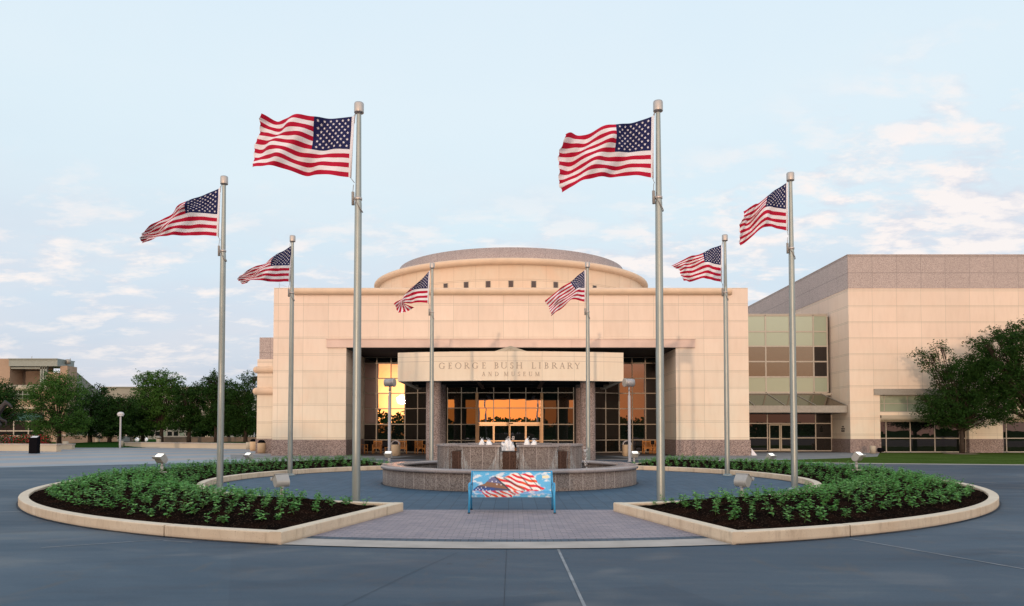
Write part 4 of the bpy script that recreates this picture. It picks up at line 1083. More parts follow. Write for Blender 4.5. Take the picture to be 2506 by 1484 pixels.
grid_window('ground_window',wing,[wx2+.03,gx(2459)+.1,gx(2520),gx(2580),gx(2640)],[.04,W(2200,1073,gy)[1],wt-.05],gy,M['mullion_pale'],M['glass_dark'],.07)
grid_window('upper_window',wing,[wx0+.03,gx(2165),gx(2222),gx(2282),gx(2342),wx1-.03],[sz0+.03,W(2200,988,gy)[1],sz1-.03],gy,M['mullion_pale'],M['glass_green'],.06)
MB().box(W(2138,960,RY)[0],wx1+.4,RY-.10,RY+.4,sz1-.0,W(2138,952,RY)[1]).build('lintel',M['greymetal'],wing)
for (xa,xb) in ((wx0,wx1),(wx2,60)):
    c_=MB(); c_.tube([(xa,RY-.02,wt+.22),(xb,RY-.02,wt+.22)],.20,16); c_.box(xa,xb,RY-.22,RY+.3,wt+.23,wt+.42); c_.build('sill_moulding',M['palestone'],wing)
# glazed link
LY=62.0
def lx(px): return W(px,900,LY)[0]
def lz(py): return W(1930,py,LY)[1]
xs=[16.45,lx(1874),lx(1933),lx(1991),lx(2025)]
zs=[lz(960.6),lz(923),lz(885.5),lz(848),lz(812),lz(773)]
M['glass_link']=glass('link_glass',.22,tint=(.85,.75,.65),base=(.06,.055,.04),wob=.03)
def lm(i,j): return (M['glass_link'] if i<3 else M['glass_dark']) if j in (1,2) else M['glass_green']
grid_window('link_glazing',wing,xs,zs,LY,M['mullion_pale'],M['glass_green'],.11,glassmap=lm)
b_=MB(); b_.box(16.45,RX-.03,LY+.3,80,0,lz(773)-.02); b_.build('link_core',M['dark'],wing)
MB().box(16.42,RX-.02,LY-.04,LY+.3,lz(960.6)-.25,lz(960.6)-.056).build('link_spandrel',M['mullion_pale'],wing)
MB().box(16.42,lx(2025)+.08,LY-.08,LY+.3,lz(773)+.056,lz(773)+.14).build('link_coping',M['mullion_pale'],wing)
AY0=59.0; az0=W(2072,1010,AY0)[1]; az1=W(2072,993,AY0)[1]; azt=lz(964)
b_=MB(); b_.add([(16.45,AY0,az1),(RX-.06,AY0,az1),(RX-.9,LY-.05,azt),(16.45,LY-.05,azt)],[(0,1,2,3)]); b_.add([(RX-.06,AY0,az1),(RX-.06,LY-.05,az1),(RX-.9,LY-.05,azt)],[(0,1,2)]); b_.build('awning_glazing',M['glass_mid'],wing)
b_=MB()
b_.box(16.45,RX-.06,AY0-.06,AY0+.14,az0,az1); b_.box(16.45,RX-.06,AY0+.15,LY-.06,az0,az0+.05)
for i in range(5):
    x=16.6+(RX-.06-16.6)*i/4; x2=16.6+(RX-.9-16.6)*i/4
    b_.bar((x,AY0,az1+.02),(x2,LY-.05,azt+.02),.06,.05)
b_.bar((16.45,LY-.07,azt+.02),(RX-.9,LY-.07,azt+.02),.06); b_.build('awning_frame',M['greymetal'],wing)
zs=[.05,lz(1072),lz(1036.7),az0+.02]
def ld(px): return W(px,1070,LY)[0]
grid_window('link_glazing',wing,[16.5,ld(1878),ld(1937),ld(1996),RX-.04],zs,LY,M['mullion_pale'],M['glass_dark'],.08)
for (a,b) in ((ld(1881),ld(1908.5)),(ld(1909.5),ld(1936))):
    dr=MB(); t_=.09; zt=lz(1039)
    dr.box(a,a+t_,LY-.12,LY-.06,.03,zt); dr.box(b-t_,b,LY-.12,LY-.06,.03,zt); dr.box(a+t_,b-t_,LY-.12,LY-.06,zt-.09,zt); dr.box(a+t_,b-t_,LY-.12,LY-.06,.03,.22); dr.box(a+t_,b-t_,LY-.12,LY-.06,1.0,1.07)
    do=dr.build('door',M['palestone'],wing)
    MB().box(a+t_,b-t_,LY-.1,LY-.08,.22,zt-.09).build('pane',M['glass_green'] if False else M['glass_dark'],do)
# small wall notice (three short rows)
k=MB(); rr_=random.Random(2)
for row,(y0,y1,hl) in enumerate(((59.75,60.1,1),(59.55,60.2,1),(59.6,60.18,1))):
    y=y0; z=1.95-row*.17
    while y<y1:
        a=rr_.uniform(.03,.06); k.box(RX-.012,RX-.002,y,y+a*.5,z,z+.11); k.box(RX-.012,RX-.002,y,y+a,z+rr_.choice((0,.045,.09)),z+.11); y+=a+.025
k.build('wall_notice',M['black'],wing)

# tarp corner leaning at the pier foot
k=MB(); k.add([(16.5,51.9,0),(16.85,51.8,0),(16.52,52.0,.5),(16.6,52.2,0)],[(0,1,2),(1,3,2),(3,0,2)]); o=k.build('white_marker',M['white']); tag(o,'small white triangular flap at the foot of the right stone pier','marker')

# ------------------------------------------------------------------ furniture on the porch
def make_chair():
    t=thing('armchair','x','chair')
    k=MB()
    for z in (.40,): 
        for i in range(5): k.box(-.26,.26,-.24+i*.1,-.16+i*.1,z,z+.022)
    k.build('seat',M['teak'],t,False)
    k=MB(); 
    for i in range(6): k.box(-.215+i*.079,-.18+i*.079,.26,.28,.46,.86)
    k.box(-.26,.26,.255,.29,.86,.93); k.box(-.26,.26,.255,.29,.43,.48); k.build('backrest',M['teak'],t,False)
    for s in (-1,1):
        k=MB(); k.box(s*.29-.028,s*.29+.028,-.28,-.225,0,.63); k.build('leg',M['teak'],t,False)
        k=MB(); k.box(s*.29-.028,s*.29+.028,.25,.30,0,.97); k.build('leg',M['teak'],t,False)
        k=MB(); k.box(s*.29-.04,s*.29+.04,-.30,.245,.632,.66); k.build('armrest',M['teak'],t,False)
    k=MB(); n_=10; vs=[]
    for i in range(n_+1):
        x=-.26+.52*i/n_; zb=.36-.14*(abs(x)/.26)**2.5; vs+=[(x,-.265,zb),(x,-.265,.40),(x,-.235,.40),(x,-.235,zb)]
    k.add(vs,[(i*4+t_,(i+1)*4+t_,(i+1)*4+(t_+1)%4,i*4+(t_+1)%4) for i in range(n_) for t_ in range(4)]); k.build('apron',M['teak'],t,False)
    return t
ch0=make_chair()
chairs=[(-10.35,56.6,0,R(88),'teak armchair turned sideways at the far left of the porch'),(0,0,0,0,''),]
def gxY(px,Y): return W(px,1100,Y)[0]
CH=[(gxY(888,56.2),56.2,R(80),'teak armchair seen side on, half hidden by the left front flagpole'),
    (gxY(923,56.6),56.6,R(0),'teak armchair facing forward, between flagpole and barrel lamp at left'),
    (gxY(985,56.3),56.3,R(10),'teak armchair half hidden behind the left bin'),
    (gxY(1028,56.4),56.4,R(28),'teak armchair angled beside the left granite column'),
    (gxY(1584,56.5),56.5,R(2),'teak armchair just right of the right bin'),
    (gxY(1611,56.4),56.4,R(-20),'teak armchair by the right pier, right of a small side table')]
for i,(x,y,a,lab) in enumerate(CH):
    o=ch0 if i==0 else dup(ch0,(0,0,0)); o.location=(x,y,0); o.rotation_euler=(0,0,a); o['label']=lab; o['group']='teak armchairs on the porch'
def make_stool():
    t=thing('side_table','x','side table')
    MB().box(-.24,.24,-.24,.24,.43,.46).build('tabletop',M['teak'],t,False)
    for sx in (-1,1):
        for sy_ in (-1,1): MB().box(sx*.2-.02,sx*.2+.02,sy_*.2-.02,sy_*.2+.02,0,.43).build('leg',M['teak'],t,False)
    return t
st0=make_stool()
for i,(x,y,lab) in enumerate([(gxY(950,56.3),56.3,'low teak side table behind the left barrel lamp post'),(gxY(1597,56.4),56.4,'low teak side table between the two right hand armchairs')]):
    o=st0 if i==0 else dup(st0,(0,0,0)); o.location=(x,y,0); o['label']=lab; o['group']='teak side tables'
def make_bin(hood='dome'):
    t=thing('litter_bin','x','bin')
    MB().lathe([(0,0),(.27,0),(.27,.05),(.30,.07),(.31,.4),(.31,.74),(.29,.76),(0,.76)],n=32).build('body',M['binc'],t,False)
    k=MB(); vs=[]
    if hood=='dome':
        n_=14
        for i in range(n_+1):
            a=PI*i/n_; 
            for r_ in (.25,.305):
                for y in (-.2,.2): vs.append((r_*math.cos(a),y,.76+r_*math.sin(a)*.95))
        fs=[]
        for i in range(n_):
            a=i*4; b=(i+1)*4; fs+=[(a+2,b+2,b+3,a+3),(a,a+1,b+1,b),(a,b,b+2,a+2),(a+1,a+3,b+3,b+1)]
        k.add(vs,fs,0,False)
    else:
        k.lathe([(.29,.76),(.29,.80),(.2,.97),(.05,1.0),(0,1.0)],n=20)
    k.build('hood',M['lampgrey'] if hood=='dome' else M['black'],t,False)
    return t
b0=make_bin()
b0.location=(gxY(974,52.0),51.0,0); tag(b0,'tan cylindrical litter bin with arched hood on the porch at left','bin','litter bins')
b1=dup(b0,(gxY(1532,51.0),50.6,0)); b1['label']='tan cylindrical litter bin with arched hood behind the right barrel lamp'
b2=make_bin('cone'); x,y=G(640,1109); b2.location=(x,y,0); tag(b2,'tan bin with black lid against the left annex of the museum','bin','litter bins')
x,y=G(620,1103); b3=dup(b2,(x,y,0)); b3['label']='tan bin with black lid at the end of the long seat wall'

# barrel headed lamps
def make_blamp():
    t=thing('lamp_post','x','lamp post')
    MB().lathe([(0,0),(.12,0),(.12,.03),(.075,.05),(.075,3.6),(.07,3.62),(.045,3.64),(.045,3.8),(.03,3.82),(.03,3.9)],n=20).build('post',M['lampgrey'],t,False)
    k=MB(); k.tube([(0,0,3.88),(0,0,4.12)],[.06,.035],12); k.build('bracket',M['lampgrey'],t,False)
    k=MB(); k.tube([(-.27,0,4.33),(-.26,0,4.33),(.26,0,4.33),(.27,0,4.33)],[.17,.215,.215,.17],28); k.build('barrel_head',M['lampgrey'],t,False)
    k=MB(); k.tube([(.22,0,4.33),(.30,0,4.33)],[.235,.235],28); k.build('hood_ring',M['floodgrey'],t,False)
    return t
l0=make_blamp(); l0.location=(gxY(952.5,41.4),41.4,0); l0.rotation_euler=(0,0,R(-15)); tag(l0,'grey post lamp with horizontal barrel head left of the entrance canopy','lamp','barrel headed lamps')
l1=dup(l0,(gxY(1540.5,41.4),41.4,0),R(200)); l1['label']='grey post lamp with horizontal barrel head right of the entrance canopy'

# right side small items
x,y=G(2136,1110); k=MB(); k.lathe([(0,0),(.21,0),(.21,.55),(.2,.56),(0,.56)],x,y,24); o=k.build('stone_bollard',M['palestone']); tag(o,'short pale cylinder bollard at the corner of the right wing','bollard')
def spot(px,py,lab,mat):
    x,y=G(px,py); y=min(y,58.2); t=thing('ground_spotlight',lab,'spotlight',(x,y,0),group='black wall washing spotlights')
    k=MB(); k.tube([(-.2,0,.22),(.2,0,.22)],.17,14); k.build('housing',M['black'],t,False)
    k=MB(); k.box(-.03,.03,-.03,.03,-.01,.07); k.build('stake',M['black'],t,False)
spot(2149,1108,'black spotlight beside the pale bollard at the wing corner',0)
spot(2433,1103,'black spotlight on the lawn against the pier right of the tree',0)

# ------------------------------------------------------------------ trees
def make_tree(name,label,loc,Ht,crown,leafm,seed,trunk_r=.16,nleaf=9000,lsize=.16,group=None,fork=.28):
    """crown: list of (dx,dy,dz,rx,ry,rz) lobes relative to trunk base"""
    r=random.Random(seed); t=thing(name,label,'tree',loc,group=group)
    tb=MB(); fz=Ht*fork; 
    tb.tube([(0,0,-.05),(r.uniform(-.05,.05),0,fz*.5),(r.uniform(-.1,.1),r.uniform(-.1,.1),fz)],[trunk_r*1.35,trunk_r,trunk_r*.85],10)
    tips=[]
    for (cx_,cy__,cz_,rx,ry,rz) in crown:
        for q_ in range(3):
            e=Vector((cx_+r.uniform(-.5,.5)*rx,cy__+r.uniform(-.5,.5)*ry,cz_+r.uniform(-.3,.6)*rz)); s=Vector((0,0,fz*r.uniform(.85,1.0))); m_=s*.45+e*.55+Vector((r.uniform(-.2,.2),r.uniform(-.2,.2),.15))
            tb.tube([s,m_,e],[trunk_r*.5,trunk_r*.28,trunk_r*.1],6)
            for w2 in range(3):
                e2=e+Vector((r.uniform(-.7,.7)*rx,r.uniform(-.7,.7)*ry,r.uniform(-.1,.8)*rz)); tb.tube([m_*.4+e*.6,e*.5+e2*.5,e2],[trunk_r*.16,trunk_r*.1,trunk_r*.03],4,0,False)
    tb.build('trunk',M['bark'],t,False)
    # leaf sprays gathered into twigs: clumps scattered near lobe surfaces
    lv=MB(); vol=[c[3]*c[4]*c[5] for c in crown]; tot=sum(vol); V=lv.v; Fc=lv.f
    per=16; nclump=int(nleaf*(1.9 if loc[0]<0 else 1.15))//per
    for q_ in range(nclump):
        k=r.random()*tot; i=0
        while k>vol[i] and i<len(vol)-1: k-=vol[i]; i+=1
        c=crown[i]
        d=Vector((r.gauss(0,1),r.gauss(0,1),r.gauss(0,1))).normalized(); rad=r.random()**.38*1.16
        nz=.82+.42*noise.noise(Vector((d.x*2.2+seed,d.y*2.2,d.z*2.2+i)))+.2*noise.noise(Vector((d.x*6+seed,d.y*6,d.z*6+i)))
        p=Vector((c[0]+d.x*c[3]*rad*nz,c[1]+d.y*c[4]*rad*nz,c[2]+d.z*c[5]*rad*nz))
        if noise.noise(p*1.1+Vector((seed,0,0)))<(-.22 if loc[0]<0 else -.15): continue
        tw=Vector((d.x+r.uniform(-.6,.6),d.y+r.uniform(-.6,.6),d.z*.5+r.uniform(-.5,.5))).normalized(); cl=.42
        for z in range(per):
            o=p+tw*r.uniform(0,cl)+Vector((r.gauss(0,.11),r.gauss(0,.11),r.gauss(0,.09)))
            a=Vector((r.uniform(-1,1),r.uniform(-1,1),r.uniform(-.7,.5))).normalized(); b=a.cross(Vector((r.uniform(-1,1),r.uniform(-1,1),r.uniform(-1,1)))).normalized()
            s=lsize*r.uniform(.6,1.25); n0=len(V)
            V+= [tuple(o),tuple(o+a*s*.5+b*s*.27),tuple(o+a*s),tuple(o+a*s*.5-b*s*.27)]; Fc.append((n0,n0+1,n0+2,n0+3))
    lv.m=[0]*len(Fc); lv.sm=[False]*len(Fc)
    lv.build('crown',leafm,t,False)
    return t
# left group  (px centre of trunk, distance, crown px extents, top px, bottom px)
def lobes(pxc,Y,specs):
    out=[]; X0=W(pxc,1000,Y)[0]
    for (px,py,rpx,rpz,dy) in specs:
        x,z=W(px,py,Y+dy); k=(Y+dy)/F; out.append((x-X0,dy,z,rpx*k,rpx*k*.9,rpz*k))
    return X0,out
def tree_px(name,lab,pxc,Y,specs,leafm,seed,grp,n_=9000,ls=.17,tr=.16,fork=.3):
    if pxc<1000: ls*=Y/72; tr*=Y/72*1.1
    X0,lo=lobes(pxc,Y,specs); top=max(l[2]+l[5] for l in lo)
    return make_tree(name,lab,(X0,Y,0),top,lo,leafm,seed,tr,n_,ls,grp,fork)
GL='trees on the lawn at left'
tree_px('oak_tree','dark tree cut by the left edge of the photo, behind the bronze sculpture',-25,70,[(-15,1000,45,50,0),(25,1000,32,38,1),(5,965,35,28,0),(45,1020,20,20,0)],M['leaf_d'],1,GL,9000)
tree_px('elm_tree','bright green spreading tree with low branches before the tan building',146,79,[(110,975,52,48,0),(160,960,55,42,0),(135,935,30,26,0),(90,1015,28,28,-.5),(170,1030,50,32,0),(125,1052,40,22,0),(75,965,24,20,0),(180,1045,34,20,0),(95,1040,30,18,0)],M['leaf_l'],2,GL,17000,.16)
tree_px('oak_tree','dark dense tree standing right of the bright green one',222,86,[(220,1000,48,50,0),(245,970,30,32,0),(265,1010,28,38,0),(215,1045,50,26,0),(190,1020,30,34,0),(262,1045,28,22,0)],M['leaf_d'],3,GL,13000)
tree_px('oak_tree','low dark tree behind the slim white street lamp',310,104,[(310,1020,42,38,0),(290,1050,40,18,0),(345,1040,36,26,0)],M['leaf_d'],4,GL,8000,.2)
tree_px('oak_tree','tall green tree with reddish trunk, its crown reaching above the pale building',396,88,[(370,945,42,34,0),(400,935,45,30,0),(360,985,40,36,0),(410,985,52,40,0),(395,1025,34,22,0),(350,925,20,18,0),(430,950,30,26,0),(375,1035,34,24,0),(425,1030,34,22,0)],M['leaf_l'],5,GL,16000,.16)
tree_px('oak_tree','leafy tree leaning at its trunk, between the tallest one and the leftmost flagpole',463,87,[(470,985,40,42,0),(455,1020,38,30,0),(490,960,30,26,0),(445,965,24,22,0),(490,1030,34,26,0),(445,1040,30,18,0)],M['leaf_d'],6,GL,12000)
tree_px('oak_tree','wispy topped tree partly behind the leftmost flagpole',530,86,[(525,960,32,40,0),(520,925,15,20,0),(545,1000,36,40,0),(520,1030,26,24,0),(560,950,20,22,0)],M['leaf_d'],7,GL,11000)
tree_px('oak_tree','dark rounded tree against the left annex of the museum',602,85,[(595,960,38,40,0),(605,1005,40,42,0),(580,1035,34,26,0),(620,930,22,20,0),(570,990,34,34,0),(610,1045,34,20,0),(560,1030,30,26,0)],M['leaf_d'],8,GL,14000)
tree_px('oak_tree','dark far tree filling the gap left of the slim street lamp',270,84,[(272,1015,36,44,0),(300,1000,26,30,0),(285,1050,40,20,0)],M['leaf_d'],21,GL,8000,.19)
tree_px('oak_tree','dark far tree filling the gap right of the slim street lamp',350,90,[(345,1010,34,44,0),(330,1045,40,22,0),(372,1030,30,34,0)],M['leaf_d'],22,GL,8000,.19)
tree_px('oak_tree','small far tree in the gap below the tall crowns',560,120,[(560,1040,60,24,0),(500,1050,40,18,0),(610,1045,40,20,0)],M['leaf_d'],9,GL,7000,.3)
GRR='trees on the lawn at right'
tree_px('oak_tree','dark oak with slender trunk before the right wing windows',2352,55.8,[(2345,985,62,46,0),(2300,895,42,30,0),(2265,870,30,12,0),(2360,925,62,48,0),(2310,1010,50,25,0),(2420,960,60,48,0),(2270,985,28,20,0),(2400,895,45,38,.5),(2390,1020,40,18,0),(2300,850,24,14,0),(2345,1032,55,16,0),(2285,1012,34,18,0),(2420,1020,50,18,0)],M['leaf_d'],10,GRR,42000,.15,.15,.22)
tree_px('oak_tree','larger oak cut by the right edge of the photo',2530,54.5,[(2470,850,70,48,0),(2440,900,60,45,0),(2520,900,80,70,0),(2480,960,60,48,0),(2400,845,34,22,0),(2460,810,40,24,0),(2510,1000,50,30,0),(2540,830,70,55,0),(2440,1000,40,20,0)],M['leaf_d'],11,GRR,42000,.15,.2,.25)
tx_=W(2352,1110,55.8)[0]; mb=MB(); mb.lathe([(0,.03),(.8,.02),(1.15,-.009)],tx_,55.8,24); mb.v=[(v[0]+.15*noise.noise(Vector(v)),v[1]+.2*noise.noise(Vector(v)*1.3),v[2]) for v in mb.v]; mb.build('mulch_ring',M['brickw'],kind='structure')
# tree line on the west side of the grounds, mirrored in the glazing
lv=MB(); rt=random.Random(44)
for k in range(46):
    x=-75+k*3.3+rt.uniform(-1,1); y=-62+rt.uniform(-6,4); hgt=rt.uniform(3.0,4.8)+(2.6 if -36<x<-21 else 0)+(4.5 if -24.5<x<-21 else 0); wd=rt.uniform(2.2,3.8)
    for q_ in range(430):
        d=Vector((rt.gauss(0,1),rt.gauss(0,1),rt.gauss(0,1))).normalized()*rt.random()**.4
        o=Vector((x+d.x*wd,y+d.y*1.5,hgt*.52+d.z*hgt*.5)); a=Vector((rt.uniform(-1,1),rt.uniform(-.4,.4),rt.uniform(-1,1))).normalized(); b=a.cross(Vector((0,1,0))).normalized(); s=rt.uniform(.35,.75); n0=len(lv.v)
        lv.v+=[tuple(o),tuple(o+a*s*.5+b*s*.4),tuple(o+a*s),tuple(o+a*s*.5-b*s*.4)]; lv.f.append((n0,n0+1,n0+2,n0+3)); lv.m.append(0); lv.sm.append(False)
o=lv.build('distant_trees',M['leaf_d']); tag(o,'dark tree line across the road, visible mirrored in the entrance glass','trees',None,'stuff')

# ------------------------------------------------------------------ left background
x,y=G(84,1110)
k_=thing('information_kiosk','black box kiosk with sloping screen on the plaza at far left','kiosk',(x,y,0))
k=MB(); k.box(-.30,.30,-.2,.2,0,1.15); k.add([(-.30,-.2,1.15),(.30,-.2,1.15),(.30,.2,1.15),(-.30,.2,1.15),(-.30,.2,1.32),(.30,.2,1.32)],[(0,1,5,4),(1,2,5),(0,4,3),(2,3,4,5)]); k.build('cabinet',M['black'],k_,False)
k=MB(); k.add([(-.24,-.14,1.18),(.24,-.14,1.18),(.24,.14,1.30),(-.24,.14,1.30)],[(0,1,2,3)]); k.build('screen',M['lensd'],k_,False)
def seatwall(a,b,h,lab,th=.45):
    a,b=Vector((*a,0)),Vector((*b,0)); c=(a+b)/2; t=thing('seat_wall',lab,'low wall',tuple(c),group='low seat walls on the plaza')
    d=(b-a).normalized(); n__=Vector((-d.y,d.x,0)); 
    if n__.y<0: n__=-n__
    def bx(z0,z1,o): 
        k=MB(); P=[a-n__*o-d*o,b-n__*o+d*o,b+n__*(th+o)+d*o,a+n__*(th+o)-d*o]; k.prism([(p.x,p.y) for p in P],z0,z1); return k
    bx(-.02,h-.1,0).build('wall_body',M['palestone'],t); bx(h-.1,h,.05).build('coping',M['conc'],t)
seatwall(G(-30,1103),G(138,1105),.60,'pale seat wall in front of the red flowers at far left')
seatwall(G(138,1099.5),G(176,1099.5),.5,'short pale wall return beside the red flowers')
seatwall(G(305,1094.5),G(612,1099),.52,'long low pale seat wall below the left trees')
def postc(px,py,r_,hgt,lab,name='stone_bollard'):
    x,y=G(px,py); k=MB(); k.lathe([(0,-.02),(r_,-.02),(r_,hgt),(r_*.93,hgt+.02),(0,hgt+.02)],x,y,20); o=k.build(name,M['palestone']); tag(o,lab,'bollard','pale cylinder bollards')
postc(160,1099.2,.24,.68,'pale cylinder bollard at the short wall return by the flowers'); postc(296.5,1095,.22,.62,'pale cylinder bollard at the left end of the long seat wall'); postc(608,1100,.22,.62,'pale cylinder bollard at the right end of the long seat wall')
def mush(px,py,lab):
    x,y=G(px,py); t=thing('bollard_light',lab,'bollard light',(x,y,0),group='domed bollard lights')
    MB().lathe([(0,0),(.25,0),(.25,.75),(.2,.76)],n=16).build('post',M['palestone'],t,False); MB().lathe([(.18,.76),(.18,.84),(.30,.85),(.26,1.0),(.1,1.1),(0,1.12)],n=20).build('cap',M['shadestone'],t,False)
mush(238.5,1089,'domed bollard light on the dark lawn right of the flowers'); mush(388,1092,'domed bollard light behind the long seat wall')
for i,(px,lab) in enumerate(((335,'white globe light behind the seat wall, left one of the pair'),(356.5,'white globe light behind the seat wall, right one of the pair'))):
    x,y=G(px,1086); t=thing('globe_light',lab,'globe light',(x,y,0),group='globe lights')
    MB().lathe([(0,0),(.1,0),(.1,.35),(0,.35)],n=12).build('stand',M['black'],t,False)
    MB().lathe([(.28*math.sin(PI*j/10),.52-.27*math.cos(PI*j/10)) for j in range(11)],n=20).build('globe',M['sphere'],t,False)
def slamp(px,Y,ytop,lab,sc_=1):
    X,zt=W(px,ytop,Y); t=thing('street_lamp',lab,'street lamp',(X,Y,0),group='slim street lamps')
    MB().lathe([(0,0),(.13,0),(.09,.05),(.085,zt-.5),(.06,zt-.45),(.06,zt-.35)],n=14).build('post',M['lampgrey'],t,False)
    MB().lathe([(.0,zt-.36),(.30,zt-.34),(.33,zt-.22),(.25,zt-.06),(.08,zt),(0,zt)],n=20).build('lamp_head',M['lensd'],t,False)
    MB().lathe([(.0,zt-.40),(.26,zt-.40),(.26,zt-.361),(0,zt-.361)],n=20).build('lens',M['sphere'],t,False)
slamp(295.5,74,1008.5,'slim white street lamp with bowl head at the end of the seat wall'); slamp(288,128,1015,'distant slim street lamp just left of the near one'); slamp(436.5,150,1016,'distant street lamp below the tree crowns')
slamp(622.5,110,1034,'distant street lamp beside the left annex')
# retaining wall and terrain
rw=thing('retaining_wall','long tan retaining wall behind the dark lawn at left','wall',(-50,96,0))
k=MB(); 
a=W(137,1068,98)[0]; b=W(322,1068,98)[0]
k.box(a,b,98,98.6,-.3,W(200,1066,98)[1]-.06); k.build('wall_body',M['brickw'],rw); k=MB(); k.box(a-.1,b+.1,97.9,98.7,W(200,1066,98)[1]-.06,W(200,1066,98)[1]+.1); k.build('coping',M['conc'],rw)
k=MB(); k.box(W(290,1068,95)[0],b-.3,95,97.9,-.3,W(310,1068,95)[1]); k.build('end_pier',M['shadestone'],rw)
rw=thing('retaining_wall','low brown wall behind the long seat wall','wall',(-40,100,0))
k=MB(); k.box(W(400,1074,96)[0],W(640,1074,96)[0],96,96.5,-.3,W(500,1070,96)[1]); k.build('wall_body',M['brickw'],rw)
mb=MB(); vs=[]; nx,ny=40,12
for j in range(ny+1):
    for i in range(nx+1):
        X=-75+56*i/nx; Y=66.0+34*j/ny+ (0 if X>-40 else 0); zz=.0+.38*math.sin(PI*min(1,j/ny*1.2)/1.3)*(.6+.4*noise.noise(Vector((X*.1,Y*.1,0))))
        if j==0: zz=-.03
        vs.append((X,Y+max(0,(-X-25))*.22,zz))
mb.add(vs,[(j*(nx+1)+i,j*(nx+1)+i+1,(j+1)*(nx+1)+i+1,(j+1)*(nx+1)+i) for j in range(ny) for i in range(nx)],0,True)
# open paved route through the lawn stays plaza: lawn only where the photo shows it
mb2=MB()
def mound(x0,x1,y0,y1,hh,sk=0):
    vs=[]; nx,ny=24,8
    for j in range(ny+1):
        for i in range(nx+1):
            u,v=i/nx,j/ny; vs.append((x0+(x1-x0)*u,y0+sk*(1-u)*(1-v)+(y1-y0)*v,-.012+hh*math.sin(PI*u)**.5*math.sin(PI*v)**.7 if 0<u<1 and 0<v<1 else -.012))
    mb2.add(vs,[(j*(nx+1)+i,j*(nx+1)+i+1,(j+1)*(nx+1)+i+1,(j+1)*(nx+1)+i) for j in range(ny) for i in range(nx)],0,True)
mound(-52,-37,76,97.5,.45); mound(-42.5,-17,69.5,97,.42,14)
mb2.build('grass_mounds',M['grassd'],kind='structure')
# red flowering shrubs
rf=random.Random(9)
for i,(px,wd,lab) in enumerate(((18,24,'red flowering shrub at the far left edge below the sculpture'),(66,24,'red flowering shrub left of the black kiosk'),(104,18,'red flowering shrub just right of the black kiosk'))):
    Y=64.8; X,zt=W(px,1064,Y); t=thing('flowering_shrub',lab,'shrub',(X,Y,.0),group='red flowering shrubs')
    for nm,mt,nq,sz in (('foliage',M['leaf_d'],1500,.10),('blossom',M['petal'],420,.09)):
        lv=MB()
        for q_ in range(nq):
            u=rf.uniform(-1,1); ww=wd*Y/F; ang=rf.uniform(0,6.28); rr_=rf.random()**.5
            o=Vector((u*ww,rf.uniform(-.5,.5),.35+rf.random()*(zt-.35)*(1-.25*u*u)))
            if nm=='blossom': o.y-=.12; o.z+=.03
            a=Vector((rf.uniform(-1,1),rf.uniform(-1,1),rf.uniform(-1,1))).normalized(); b=a.cross(Vector((rf.uniform(-1,1),1,rf.uniform(-1,1)))).normalized(); s=sz*rf.uniform(.6,1.2); n0=len(lv.v)
            lv.v+=[tuple(o),tuple(o+a*s*.5+b*s*.4),tuple(o+a*s),tuple(o+a*s*.5-b*s*.4)]; lv.f.append((n0,n0+1,n0+2,n0+3)); lv.m.append(0); lv.sm.append(False)
        lv.build(nm,mt,t,False)
# bronze horse sculpture on painted rubble, cut by the left edge
sp_=thing('horse_sculpture','dark bronze leaping horse over painted rubble at the far left edge','sculpture',(-45.9,67,0))
me=bpy.data.meshes.new('horse')
J={'hip':(-1.6,0,2.6),'bk':(-.8,0,2.9),'ch':(0,0,3.05),'sh':(.3,0,3.2),'nk':(.75,0,3.75),'pl':(1.0,0,4.2),'hd':(1.35,0,4.05),'mz':(1.65,0,3.7),
 'fl1':(.45,.22,2.6),'fl2':(1.0,.25,2.55),'fl3':(.95,.25,2.05),'fr1':(.4,-.22,2.5),'fr2':(.9,-.25,2.2),'fr3':(.6,-.25,1.8),
 'hl1':(-1.7,.25,2.0),'hl2':(-2.1,.27,1.5),'hl3':(-1.9,.27,.9),'hr1':(-1.6,-.25,1.9),'hr2':(-1.9,-.27,1.4),'hr3':(-1.7,-.27,.9),'t1':(-2.0,0,2.8),'t2':(-2.4,0,2.3),'e':(1.02,.0,4.42)}
E_=[('hip','bk'),('bk','ch'),('ch','sh'),('sh','nk'),('nk','pl'),('pl','hd'),('hd','mz'),('pl','e'),('ch','fl1'),('fl1','fl2'),('fl2','fl3'),('ch','fr1'),('fr1','fr2'),('fr2','fr3'),('hip','hl1'),('hl1','hl2'),('hl2','hl3'),('hip','hr1'),('hr1','hr2'),('hr2','hr3'),('hip','t1'),('t1','t2')]
RD={'hip':.45,'bk':.42,'ch':.48,'sh':.36,'nk':.24,'pl':.17,'hd':.15,'mz':.09,'fl1':.2,'fl2':.1,'fl3':.07,'fr1':.2,'fr2':.1,'fr3':.07,'hl1':.24,'hl2':.11,'hl3':.08,'hr1':.24,'hr2':.11,'hr3':.08,'t1':.1,'t2':.07,'e':.04}
ks=list(J); me.from_pydata([J[k] for k in ks],[(ks.index(a),ks.index(b)) for a,b in E_],[]); me.materials.append(M['bronze'])
ho=bpy.data.objects.new('horse',me); col.objects.link(ho); ho.parent=sp_
md=ho.modifiers.new('Skin','SKIN')
for i,k in enumerate(ks): me.skin_vertices[0].data[i].radius=(RD[k],RD[k])
me.skin_vertices[0].data[1].use_root=True
ho.modifiers.new('Sub','SUBSURF').levels=1; ho.modifiers['Sub'].render_levels=1
k=MB(); rr_=random.Random(12)
